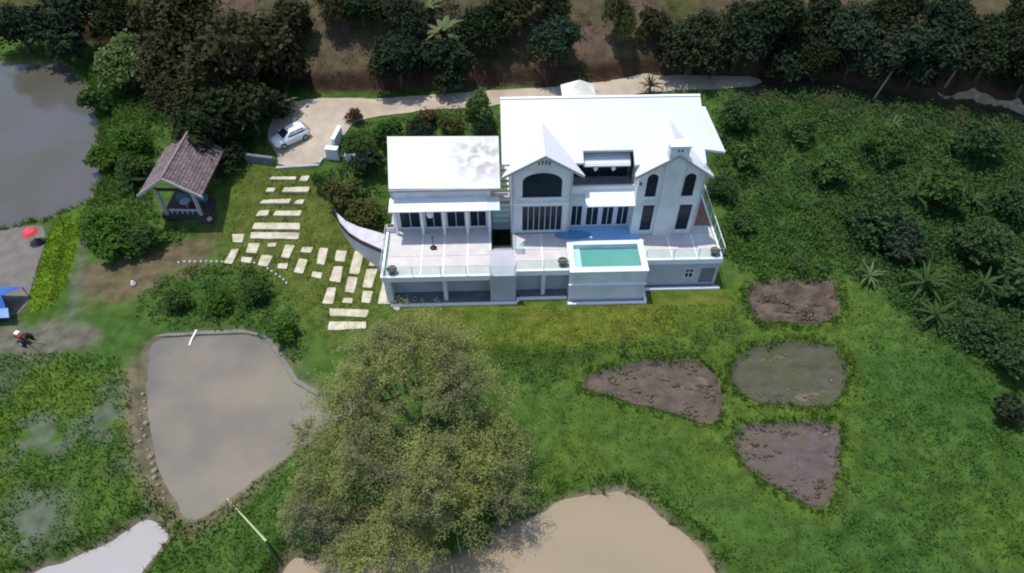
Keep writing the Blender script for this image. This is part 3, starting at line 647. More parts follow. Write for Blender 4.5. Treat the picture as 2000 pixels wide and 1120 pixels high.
ramp.build("ramp", mat("ramp_concrete", (.54, .53, .55), (.46, .45, .47), 1.2, .9, .1), t)
k_ = MB()
for i in range(5):
    a, b = Vector(B[i]), Vector(B[i + 1]); o = Vector((.0, -.12, 0)); k_.hexa([(p.x, p.y, p.z - .25) for p in (a + o, b + o, b, a)], [(p.x, p.y, p.z + .08) for p in (a + o, b + o, b, a)])
k_.build("ramp_kerb", steel, t)

# low white edging stones round the weedy mound
ep = [(350, 516)] + [(x, 514.5 - (x - 350) * .006) for x in np.arange(362, 440, 10.5)] + [(446, 515), (498, 517), (513, 522), (524, 528), (532, 533), (540, 539), (548, 544), (555, 549), (560, 556)]
st = MB(); st.lathe([(0, .34), (.07, .33), (.11, .27), (.12, -.1), (0, -.1)], 10)
stm = st.mesh("edging_stone", white, True)
for u, v in ep:
    p = G1(u, v); o = link("edging_stone", stm); o.location = (p.x, p.y, float(h(p.x, p.y))); o.scale = (.62, .62, .75); o.rotation_euler = (random.uniform(-.1, .1), random.uniform(-.1, .1), random.random() * 6)
    tag(o, "low white edging stone in the dotted row around the weedy mound", "edging stone", "white edging stones around the mound")

# ------------------------------------------------------------------ gazebo
gx, gy = -26.1, 41.2
gz = float(h(gx, gy + 2))
gaz = thing("gazebo", "open wooden garden pavilion with a steep dull red tiled roof", "gazebo", (gx, gy, gz), math.radians(-1.5))
woodp = mat("pale_post", (.48, .44, .42), (.36, .33, .31), 5, .8); tile_m = mat("roof_tile", (.185, .135, .135), (.125, .095, .10), 1.3, .85, .3, 10, island=.22); woodd = mat("dark_wood", (.07, .055, .05), None, 5, .8)
teal = mat("teal_board", (.10, .24, .27), (.07, .18, .2), 3, .6); clothw = mat("pale_cloth", (.50, .55, .60), (.36, .4, .46), 3, .9)
box("floor", woodd, gaz, -1.9, 1.9, -.1, 4.3, -.2, .25)
for x, y in ((-1.45, 0.05), (1.3, 0.05), (-1.5, 4.1), (1.5, 4.1)): box("post", woodp, gaz, x - .11, x + .11, y - .11, y + .11, .25, 2.95)
zr, ze, hw = 4.55, 2.85, 2.42
tl = MB()
for sgn in (-1, 1):
    nrow, ncol = 12, 22
    for r_ in range(nrow):
        a0, a1 = r_ / nrow, (r_ + 1.12) / nrow
        for c_ in range(ncol):
            y0 = -.75 + 5.9 * c_ / ncol; y1 = y0 + 5.9 / ncol * .93; j = random.uniform(0, .02)
            x0, z0 = sgn * hw * a0, zr - (zr - ze) * a0; x1, z1 = sgn * hw * min(a1, 1.04), zr - (zr - ze) * min(a1, 1.04)
            tl.hexa([(x0, y0, z0 + j), (x0, y1, z0 + j), (x1, y1, z1 + .05 + j), (x1, y0, z1 + .05 + j)], [(x0, y0, z0 + .04 + j), (x0, y1, z0 + .04 + j), (x1, y1, z1 + .09 + j), (x1, y0, z1 + .09 + j)])
o = link("roof_tiles", tl.mesh("roof_tiles", tile_m), gaz); o["kind"] = "stuff"
rd = MB()
for sgn in (-1, 1): rd.hexa([(0, -.7, zr - .14), (0, 5.1, zr - .14), (sgn * hw, 5.1, ze - .14), (sgn * hw, -.7, ze - .14)], [(0, -.7, zr - .03), (0, 5.1, zr - .03), (sgn * hw, 5.1, ze - .03), (sgn * hw, -.7, ze - .03)])
rd.build("roof_deck", woodd, gaz)
MB().tube([(0, -.78, zr + .09), (0, 5.2, zr + .09)], .09, 8).build("ridge_cap", mat("ridge_tile", (.3, .22, .24), None, 3, .8), gaz)
for sgn in (-1, 1):
    MB().hexa([(0, -.86, zr - .12), (0, -.76, zr - .12), (sgn * hw * 1.05, -.76, ze - .2), (sgn * hw * 1.05, -.86, ze - .2)], [(0, -.86, zr + .12), (0, -.76, zr + .12), (sgn * hw * 1.05, -.76, ze + .06), (sgn * hw * 1.05, -.86, ze + .06)]).build("barge_board", woodp, gaz)
box("tie_beam", woodd, gaz, -1.6, 1.6, -.02, .12, 2.7, 2.9)
box("bench", teal, gaz, -1.2, 1.2, 1.6, 2.1, .25, .7); box("low_rail", clothw, gaz, -1.2, 1.15, .1, .2, .55, .7)
for k in range(6): box("rail_baluster", clothw, gaz, -1.1 + k * .42, -1.02 + k * .42, .1, .18, .25, .549)
box("step", woodd, gaz, 1.2, 2.3, -.5, .4, -.2, .12)
tab = thing("tea_table", "small pale table under the garden pavilion roof", "table", (gx - .1, gy + .9, gz + .25))
MB().lathe([(0, .68), (.42, .68), (.42, .63), (0, .63)], 14).build("tabletop", clothw, tab); MB().tube([(0, 0, 0), (0, 0, .63)], .05).build("leg", clothw, tab)
cp = G1(412, 434); o = thing("stone_urn", "small pale stone urn beside the pavilion step", "urn", (cp.x, cp.y, float(h(cp.x, cp.y))))
MB().lathe([(0, 0), (.12, 0), (.1, .08), (.22, .26), (.2, .4), (.14, .46), (0, .44)], 12).build("urn_body", conc, o, True)

# ------------------------------------------------------------------ car
pr, pf = G1(594, 262), G1(545, 289)
cdir = (pf - pr); cdir.z = 0; cdir.normalize(); cc = (G1(570, 276))
car = thing("parked_car", "small white hatchback parked at the shaded edge of the drive", "car", (cc.x, cc.y, float(h(cc.x, cc.y)) + .07), math.atan2(cdir.y, cdir.x)); car.scale = (.82, .82, .82)
carp = mat("car_paint", (.78, .78, .79), (.74, .74, .76), .5, .25, spec=.5); tyre = blk; rimm = mat("rim", (.4, .4, .42), None, 4, .4); lampm = mat("lamp_lens", (.7, .72, .75), None, 3, .1); tail = mat("tail_lens", (.35, .02, .02), None, 3, .2)
def loft(sections):
    s = MB(); n = len(sections[0])
    for q in sections: s.v += q
    for i in range(len(sections) - 1):
        for k in range(n): s.f.append((i * n + k, i * n + (k + 1) % n, (i + 1) * n + (k + 1) % n, (i + 1) * n + k))
    s.f.append(tuple(range(n))); s.f.append(tuple((len(sections) - 1) * n + k for k in reversed(range(n)))); return s
def csec(x, w_, zb, zt, wt):
    return [(x, -w_, zb), (x, -w_ * 1.03, zb + (zt - zb) * .5), (x, -wt, zt - .03), (x, -wt * .8, zt), (x, wt * .8, zt), (x, wt, zt - .03), (x, w_ * 1.03, zb + (zt - zb) * .5), (x, w_, zb)]
loft([csec(-1.92, .62, .42, .8, .6), csec(-1.86, .76, .28, .98, .74), csec(-1.4, .83, .22, 1.02, .8), csec(0, .84, .2, .98, .81), csec(.75, .84, .2, .96, .8), csec(1.5, .8, .24, .84, .72), csec(1.85, .68, .3, .72, .58), csec(1.95, .5, .4, .6, .42)]).build("body", carp, car, True)
loft([csec(-1.82, .7, .95, 1.05, .66), csec(-1.55, .72, .95, 1.43, .58), csec(-1.0, .74, .95, 1.52, .6), csec(-.1, .74, .95, 1.5, .6), csec(.35, .74, .95, 1.36, .6), csec(.95, .72, .9, .98, .68)]).build("cabin", carp, car, True)
def gl(q): return MB().add(q, [(0, 1, 2, 3)])
def slabq(name, q, off, m):
    n_ = (Vector(q[1]) - Vector(q[0])).cross(Vector(q[2]) - Vector(q[0])).normalized() * off
    s = MB(); s.hexa([Vector(p) for p in q], [Vector(p) + n_ for p in q]); return s.build(name, m, car)
slabq("windscreen", [(.96, -.62, 1.0), (.96, .62, 1.0), (.3, .52, 1.43), (.3, -.52, 1.43)], .035, glass_d)
slabq("rear_window", [(-1.86, .6, 1.06), (-1.86, -.6, 1.06), (-1.6, -.52, 1.42), (-1.6, .52, 1.42)], .04, glass_d)
for s_ in (-1, 1):
    q = [(.62, s_ * .755, 1.02), (-1.35, s_ * .755, 1.04), (-1.2, s_ * .655, 1.4), (.12, s_ * .655, 1.38)]
    m = MB(); m.hexa([Vector(p) for p in q], [Vector(p) + Vector((0, s_ * .03, .01)) for p in q]); m.build("side_window", glass_d, car)
    box("door_pillar", carp, car, -.42, -.34, s_ * .72 - .06, s_ * .72 + .075, 1.0, 1.38)
    MB().lathe([(0, -.05), (.1, -.04), (.12, 0), (.08, .05), (0, .06)], 8, (.62, s_ * .93, 1.05)).build("wing_mirror", carp, car, True)
    box("headlight", lampm, car, 1.62, 1.84, s_ * .58 - .12, s_ * .58 + .12, .62, .75); box("tail_light", tail, car, -1.93, -1.82, s_ * .63 - .1, s_ * .63 + .1, .7, 1.0)
    for x in (-1.22, 1.2):
        wm = MB(); wm.tube([(x, s_ * .7, .31), (x, s_ * .88, .31)], .31, 18); wo = wm.build("wheel", tyre, car)
        r = MB(); r.tube([(x, s_ * .875, .31), (x, s_ * .9, .31)], .19, 14); r.build("rim", rimm, wo)
box("number_plate", wallw, car, 1.93, 1.965, -.24, .24, .42, .53); box("grille", blk, car, 1.88, 1.945, -.4, .4, .55, .62)

# ------------------------------------------------------------------ walls by the drive
def wall_between(name, lab, P, hh, th, m, cap=True):
    W0 = [G1(*p) for p in P]; t = thing(name, lab, "wall", W0[0]); o0 = W0[0]
    a = MB(); c = MB()
    for p, q in zip(W0, W0[1:]):
        d = (q - p); d.z = 0; d.normalize(); nn = Vector((-d.y, d.x, 0)) * th / 2
        zb = min(float(h(p.x, p.y)), float(h(q.x, q.y))) - .4 - o0.z; zt = max(float(h(p.x, p.y)), float(h(q.x, q.y))) + hh - o0.z
        qs = [p - nn - o0, q - nn - o0, q + nn - o0, p + nn - o0]
        a.hexa([(k.x, k.y, zb) for k in qs], [(k.x, k.y, zt) for k in qs])
        nn *= 1.4; qs = [p - nn - o0, q - nn - o0, q + nn - o0, p + nn - o0]
        c.hexa([(k.x, k.y, zt) for k in qs], [(k.x, k.y, zt + .06) for k in qs])
    a.build("wall_body", m, t)
    if cap: c.build("wall_cap", white, t)
wall_between("gate_wall", "white rendered low wall running along the right side of the drive", [(667, 264), (655, 298)], .9, .25, white)
wall_between("gate_wall", "short white gate pier wall at the foot of the drive", [(640, 308), (664, 310)], 1.0, .4, wallw)
wall_between("planter_wall", "low white wall stub at the foot of the hedge", [(676, 316), (698, 317)], .7, .3, wallw)
wall_between("retaining_wall", "low bluish grey concrete wall in the shade left of the car", [(484, 316), (536, 322)], .75, .3, concd, False)  # dark concrete puts the shade on this wall into its colour
p1, p2, p3 = G1(540, 330), G1(624, 324), G1(630, 310)
t = thing("drive_edge", "low concrete edging wall along the foot of the drive", "kerb", p1)
a = MB()
for p, q in ((p1, p2), (p2, p3)):
    d = (q - p); d.z = 0; d.normalize(); nn = Vector((-d.y, d.x, 0)) * .12; qs = [k - p1 for k in (p - nn, q - nn, q + nn, p + nn)]; z1 = max(p.z, q.z) - p1.z + .14
    a.hexa([(k.x, k.y, z1 - .9) for k in qs], [(k.x, k.y, z1) for k in qs])
a.build("kerb_body", conc, t)

# ------------------------------------------------------------------ field things on the left
bam = mat("green_bamboo", (.46, .52, .32), (.36, .42, .24), 2, .6); bamy = mat("dry_bamboo", (.60, .52, .30), (.48, .42, .24), 2, .7)
def gp(u, v, dz=0): p = G1(u, v); return Vector((p.x, p.y, float(h(p.x, p.y)) + dz))
a, b = gp(442, 972, .25), gp(527, 1068, .75)
t = thing("bamboo_pole", "long pale green bamboo pole lying across the bank between the ponds", "pole", a)
m = MB(); d = b - a; pts = [d * k / 12 for k in range(13)]; m.tube(pts, [.035 + .03 * k / 12 for k in range(13)], 8); m.build("culm", bam, t)
nd = MB()
for k in range(1, 12, 2): nd.tube([d * (k / 12 - .004), d * (k / 12 + .004)], .045 + .03 * k / 12, 8)
nd.build("nodes", bam, t)
MB().tube([d, d + Vector((.35, -.5, -.75))], .06, 6).build("prop", steel, t)
def stake(name, lab, u, v, hgt, r, m, lean=(0, 0), cat="stake"):
    p = gp(u, v); t = thing(name, lab, cat, p); MB().tube([(0, 0, -.3), (lean[0] * .5, lean[1] * .5, hgt * .5), (lean[0], lean[1], hgt)], [r, r * .9, r * .7], 8).build("shaft", m, t); MB().lathe([(r * .8, -.02), (r * .9, .0), (r * .5, .04), (0, .04)], 8, (lean[0], lean[1], hgt)).build("tip", m, t)
pv = gp(371, 657); t = thing("water_pipe", "white plastic pipe sticking out over the top edge of the brown pond", "pipe", pv)
MB().tube([(.12, .7, .25), (0, 0, .2), (-.06, -.45, .08)], .075, 10).build("pipe", white, t); MB().tube([(.13, .76, .26), (.12, .68, .25)], .1, 10).build("collar", white, t)
stake("wooden_stake", "short dark stake standing in the right edge of the tan pond", 1310, 1018, .9, .06, bark, (.1, .15))
stake("leaning_pole", "pale bare pole leaning beside the shaded road, left of the right hand trees", 1704, 196, 3.0, .09, barkp, (1.0, .5), "pole")
stake("leaning_pole", "short pale bare pole leaning at the edge of the right hand trees", 1846, 168, 2.6, .1, barkp, (.7, .4), "pole")
sp = gp(262, 557); t = thing("white_sack", "small white sack dropped on the bare dirt track", "sack", sp)
MB().lathe([(0, 0), (.16, 0), (.2, .12), (.15, .26), (.06, .34), (.09, .4), (0, .38)], 10).build("sack_body", white, t, True); MB().lathe([(.075, .32), (.085, .335), (.075, .35)], 10).build("tie", wallw, t)
# stones along the brown pond and its concrete lip
stn = MB(); stn.lathe([(0, .2), (.16, .17), (.24, .06), (.2, -.1), (0, -.1)], 7); stn_m = stn.mesh("bank_stone", mat("pale_stone", (.26, .21, .17), (.18, .145, .115), 4, .9), False)
for k, v_ in enumerate(np.linspace(765, 985, 17)):
    u_ = np.interp(v_, [765, 860, 930, 985], [272, 276, 298, 330]) + random.uniform(-6, 6); p = gp(u_, v_)
    o = link("bank_stone", stn_m); o.location = p; q = random.uniform(.4, .85); o.scale = (q * random.uniform(.8, 1.3), q, q * .9); o.rotation_euler = (random.uniform(-.2, .2), random.uniform(-.2, .2), random.random() * 6)
    tag(o, "pale stone in the row on the left bank of the brown pond", "stone", "stones on the left bank of the brown pond")
lip = [gp(u, v) for u, v in ((290, 652), (380, 645), (480, 642), (518, 652), (545, 690), (575, 738), (622, 768))]
kb = MB()
for p, q in zip(lip, lip[1:]):
    d = (q - p); d.z = 0; d.normalize(); nn = Vector((-d.y, d.x, 0)) * .16; z_ = -.32; qs = [p - nn, q - nn + d * .05, q + nn + d * .05, p + nn]
    kb.hexa([(k.x, k.y, z_ - .6) for k in qs], [(k.x, k.y, z_ + random.uniform(0, .01)) for k in qs])
t = thing("pond_lip", "low worn concrete lip along the top edge of the brown pond", "kerb"); kb.build("kerb_body", mat("worn_concrete", (.20, .195, .175), (.14, .14, .115), 1.5, .95, .3), t)
# red umbrella
up = gp(74, 474); t = thing("red_umbrella", "open red umbrella planted at the edge of the mud plot", "umbrella", up)
redc = mat("red_cloth", (.62, .06, .07), (.52, .05, .06), 3, .7)
MB().tube([(0, 0, -.1), (-.12, .05, 1.25)], .02, 6).build("pole", steel, t)
m = MB(); n = 8; cpt = Vector((-.14, .06, 1.3)); rim = [(cpt.x + .62 * math.cos(k * math.pi / 4), cpt.y + .62 * math.sin(k * math.pi / 4), 1.0) for k in range(8)]; mid = [(cpt.x + .4 * math.cos(k * math.pi / 4), cpt.y + .4 * math.sin(k * math.pi / 4), 1.2) for k in range(8)]
m.add([cpt] + mid + rim, [(0, 1 + k, 1 + (k + 1) % 8) for k in range(8)] + [(1 + k, 9 + k, 9 + (k + 1) % 8, 1 + (k + 1) % 8) for k in range(8)]); m.build("canopy", redc, t)
for k in range(8): MB().tube([cpt + Vector((0, 0, -.02)), Vector(mid[k]) + Vector((0, 0, -.02)), Vector(rim[k]) + Vector((0, 0, -.01))], .008, 4).build("rib", steel, t)
dp = gp(80, 477); t = thing("dark_blob", "dark bundle on the mud under the red umbrella", "blob", dp)  # squat dark rounded form of no particular kind
MB().lathe([(0, 0), (.26, .0), (.3, .15), (.22, .36), (.1, .46), (0, .48)], 10).build("blob_body", steel, t, True); MB().lathe([(.12, .44), (.14, .46), (.12, .49)], 8).build("tie", blk, t)
# blue tarpaulin shelter
bp = gp(-10, 612); t = thing("tarp_shelter", "bright blue tarpaulin shelter at the left edge of the fields", "shelter", bp)
tarp = mat("blue_tarp", (.035, .10, .36), (.05, .14, .42), 1.2, .45, .3, 4); tarp2 = mat("pale_blue_tarp", (.26, .40, .68), (.2, .33, .62), 1.2, .45, .3, 4)
RZ = 1.6
def sagquad(a, b, c, d, nx_, ny_, sag):
    vs = []; fs = []
    for j in range(ny_ + 1):
        for i in range(nx_ + 1):
            s_, t_ = i / nx_, j / ny_; p = (Vector(a) * (1 - s_) + Vector(b) * s_) * (1 - t_) + (Vector(d) * (1 - s_) + Vector(c) * s_) * t_
            p.z -= sag * math.sin(math.pi * s_) * math.sin(math.pi * t_) + random.uniform(0, .04); vs.append(p)
    for j in range(ny_):
        for i in range(nx_): k = j * (nx_ + 1) + i; fs.append((k, k + 1, k + nx_ + 2, k + nx_ + 1))
    return MB().add(vs, fs)
sagquad((-3, .2, RZ), (1.2, .25, RZ), (1.7, 1.7, .9), (-3, 1.8, .9), 6, 4, .12).build("tarp_panel", tarp, t, True)
o = sagquad((-3, -1.1, .75), (1.9, -1.0, .7), (1.2, .25, RZ), (-3, .2, RZ), 6, 4, .15).build("tarp_panel", tarp, t, True)
o = sagquad((.2, -1.12, .72), (1.92, -1.02, .69), (1.75, -.45, 1.06), (.25, -.62, 1.12), 4, 2, .02).build("tarp_flap", tarp2, t, True); o["label"] = "pale blue front flap of the tarpaulin"; o.location.z = .06
for x, y, z in ((-2.9, -1.1, .75), (1.85, -1.0, .7), (1.65, 1.65, .9), (-2.9, 1.75, .9), (1.2, .25, 1.6)): MB().tube([(x, y, -.2), (x, y, z)], .035, 6).build("pole", bark, t)
# walking tractor
tp = gp(52, 668); t = thing("hand_tiller", "small red and black two wheeled machine on the wet mud", "tiller", tp, math.radians(160))
redp = mat("red_paint", (.42, .06, .05), None, 3, .4)
box("engine", redp, t, -.05, .55, -.2, .2, .42, .8, bevel=.03); box("fuel_tank", wallw, t, .1, .45, -.16, .16, .801, .95, bevel=.03); box("gearbox", steel, t, -.3, -.051, -.12, .12, .3, .7)
for s_ in (-1, 1):
    wo = MB().tube([(-.1, s_ * .28, .3), (-.1, s_ * .42, .3)], .3, 14).build("wheel", blk, t); MB().tube([(-.1, s_ * .42, .3), (-.1, s_ * .44, .3)], .14, 10).build("rim", wallw, wo)
    MB().tube([(-.2, s_ * .1, .65), (-.8, s_ * .25, .95), (-1.15, s_ * .3, .98)], .025, 6).build("handlebar", steel, t)
box("headlamp", wallw, t, .551, .62, -.08, .08, .6, .74)

# ------------------------------------------------------------------ vegetation
def leaves(C_, N_, size, aspect=.55, fold=.25, r=None, jitter=.35, droop=0.0):
    """diamond leaves: centres C_, normals N_"""
    r = r or rng; n = len(C_); N_ = N_ + r.normal(0, jitter, (n, 3)); N_ /= np.linalg.norm(N_, axis=1)[:, None] + 1e-9
    t = r.normal(0, 1, (n, 3)); t[:, 2] -= droop; t -= N_ * (t * N_).sum(1)[:, None]; t /= np.linalg.norm(t, axis=1)[:, None] + 1e-9
    b = np.cross(N_, t); s = (size * (.6 + .8 * r.random(n)))[:, None] if np.isscalar(size) else (size * (.6 + .8 * r.random(n)))[:, None]
    v = np.stack([C_ - t * s * .5, C_ + b * s * aspect * .5 + N_ * s * fold * .3, C_ + t * s * .5, C_ - b * s * aspect * .5 + N_ * s * fold * .3], 1).reshape(-1, 3)
    k = np.arange(n)[:, None] * 4
    return v, np.concatenate([k + [0, 1, 2], k + [0, 2, 3]], 0)
def sphere_pts(n, r): 
    d = r.normal(0, 1, (n, 3)); return d / np.linalg.norm(d, axis=1)[:, None]
def lobe_leaves(lobes, per, size, r, shell=(.62, 1.05), low=-.55, **kw):
    Cs, Ns = [], []
    tot = sum(l[3] ** 2 for l in lobes)
    for (x, y, z, R, *q) in lobes:
        sq = q[0] if q else .85
        n = int(per * R * R / tot); d = sphere_pts(int(n * 1.35), r); d = d[d[:, 2] > low][:n]
        # clumpy shell: sub clusters
        k = max(6, int(14 * R)); cd = sphere_pts(k, r); idx = (d @ cd.T).argmax(1); dist = (d * cd[idx]).sum(1)
        rad = R * (shell[0] + (shell[1] - shell[0]) * r.random(len(d)) ** .6) * (.80 + .24 * ss(.75, 1, dist)) * (.92 + .16 * r.random(k)[idx])
        Cs.append(np.array([x, y, z]) + d * rad[:, None] * [1, 1, sq]); nn = d + np.array([0, 0, .5]); Ns.append(nn / np.linalg.norm(nn, axis=1)[:, None])
    return leaves(np.concatenate(Cs), np.concatenate(Ns), size, r=r, **kw)
def leafmat(name, c, c2, island=.3, transl=.22, rough=.6): return mat(name, c, c2, .9, rough, island=island, transl=transl, spec=.06)
LM = {'slope': leafmat("leaf_slope", (.066, .128, .034), (.052, .104, .029), .3, .3), 'dark': leafmat("leaf_dark", (.026, .040, .015), (.018, .029, .012)), 'thick': leafmat("leaf_thicket", (.046, .086, .029), (.034, .068, .023)), 'deep': leafmat("leaf_deep", (.022, .038, .020), (.03, .042, .018)),  # dark and deep: cloud shade over the hill trees is put into these tones
      'brown': leafmat("leaf_brown_green", (.050, .048, .020), (.034, .038, .016)), 'mid': leafmat("leaf_mid", (.056, .112, .025), (.044, .09, .022), .3, .3),
      'light': leafmat("leaf_light", (.12, .17, .055), (.085, .135, .04)), 'olive': leafmat("leaf_olive", (.085, .095, .028), (.065, .08, .024)),
      'grey': leafmat("leaf_greyish", (.038, .056, .032), (.028, .044, .024)), 'yel': leafmat("leaf_yellowish", (.150, .150, .030), (.105, .115, .028)),
      'red': leafmat("leaf_reddish", (.13, .075, .04), (.10, .055, .03)), 'lush': leafmat("leaf_lush", (.068, .145, .022), (.052, .118, .02), .3, .32)}
def sprays(lobes, per_m2, n_leaf, size, r, spread=.16, droop=.35, lo=-.35, t0=.25, t1=1.12, **kw):
    Cs, Ns = [], []
    for (x, y, z, R, *q) in lobes:
        ns = max(5, int(per_m2 * R * R)); d = sphere_pts(int(ns * 1.6), r); d = d[d[:, 2] > lo][:ns]; ln = R * (.72 + .45 * r.random(len(d)))
        i = np.repeat(np.arange(len(d)), n_leaf); t = t0 + (t1 - t0) * r.random(len(i)) ** .7
        c = d[i] * (ln[i] * t)[:, None]; c[:, 2] = c[:, 2] * .9 - droop * R * t ** 2 * (1 - np.abs(d[i, 2])) + .15 * R
        c += r.normal(0, 1, c.shape) * (spread * R * (.35 + .65 * t))[:, None] * [1, 1, .6]
        Cs.append(np.array([x, y, z]) + c); nn = d[i] * .6 + np.array([0, 0, .9]); Ns.append(nn / np.linalg.norm(nn, axis=1)[:, None])
    return leaves(np.concatenate(Cs), np.concatenate(Ns), size, r=r, **kw)
def join2(a, b): return np.concatenate([a[0], b[0]]), np.concatenate([a[1], b[1] + len(a[0])])
def limbs(lobes, zt, r0, m, name, seed):
    r = random.Random(seed); t = MB(); z1 = zt
    t.tube([(0, 0, -.4), (r.uniform(-.1, .1), r.uniform(-.1, .1), z1 * .5), (0, 0, z1)], [r0 * 1.25, r0, r0 * .8], 8)
    for l in lobes[:7]:
        t.tube([(0, 0, z1 * r.uniform(.6, 1)), (l[0] * .5, l[1] * .5, (z1 + l[2]) * .55), (l[0] * .9, l[1] * .9, l[2])], [r0 * .6, r0 * .4, r0 * .12], 5)
    return t.mesh(name, m, True)
def make_kind(seed, n_lobes, R, H, leaves_n, lsize, aspect=.55, trunk_h=1.5, spread=.62, jitter=.35, sq=.85, core=True, droop=0):
    r = np.random.default_rng(seed); L_ = []
    if core: L_.append((0, 0, H * .62, R * .62, sq))
    for k in range(n_lobes):
        a = 2 * math.pi * (k + r.random() * .7) / n_lobes * (2 if n_lobes > 8 else 1); q = spread * R * (.65 + .5 * r.random()); zz = H * (.35 + .5 * r.random())
        if zz > H * .65: q *= .75
        L_.append((q * math.cos(a), q * math.sin(a), zz, R * (.34 + .22 * r.random()), sq))
    v, f = lobe_leaves(L_, int(leaves_n * .5), lsize, r, aspect=aspect, jitter=.5, droop=droop)
    A = sum(l[3] ** 2 for l in L_); nl = 14
    v, f = join2((v, f), sprays(L_, leaves_n * .75 / nl / A, nl, lsize, r, spread=.13, aspect=aspect, jitter=.5))
    return v, f, limbs(L_, trunk_h, R * .07, bark, "trunk", seed)
KINDS = {}
for nm, args in {'tree1': (11, 9, 3.0, 5.2, 5200, .36), 'tree2': (12, 12, 3.0, 6.0, 5600, .33), 'tree3': (13, 7, 2.8, 4.6, 4600, .42),
                 'bush1': (21, 6, 1.4, 1.9, 2000, .24, .5, .4), 'bush2': (22, 8, 1.5, 1.6, 2200, .2, .5, .4), 'bush3': (23, 5, 1.2, 2.0, 1500, .3, .45, .5)}.items():
    v, f, tr = make_kind(*args); KINDS[nm] = (v, f, tr, args[3], args[2])
_mc = {}
def crown_mesh(kind, lm):
    if (kind, lm) not in _mc:
        v, f, *_ = KINDS[kind]; _mc[(kind, lm)] = fast_mesh("crown", v, f, LM[lm])
    return _mc[(kind, lm)]
def plant(name, cat, label, u, v, rpx, kind, lm, group=None, tall=1.0, base=None):
    """a tree or shrub whose crown shows at (u, v) with radius rpx in the photo, standing on the terrain below it"""
    bv = v + rpx * .75 if base is None else base
    p = gp(u, bv); R = rpx * depth(p) / FPX; k = R / KINDS[kind][4]
    t = thing(name, label, cat, p, random.uniform(0, 6.28), group)
    c = link("crown", crown_mesh(kind, lm), t); tr = link("trunk", KINDS[kind][2], t)
    for o in (c, tr): o.scale = (k, k * random.uniform(.9, 1.1), k * tall * random.uniform(.92, 1.05))
    return t
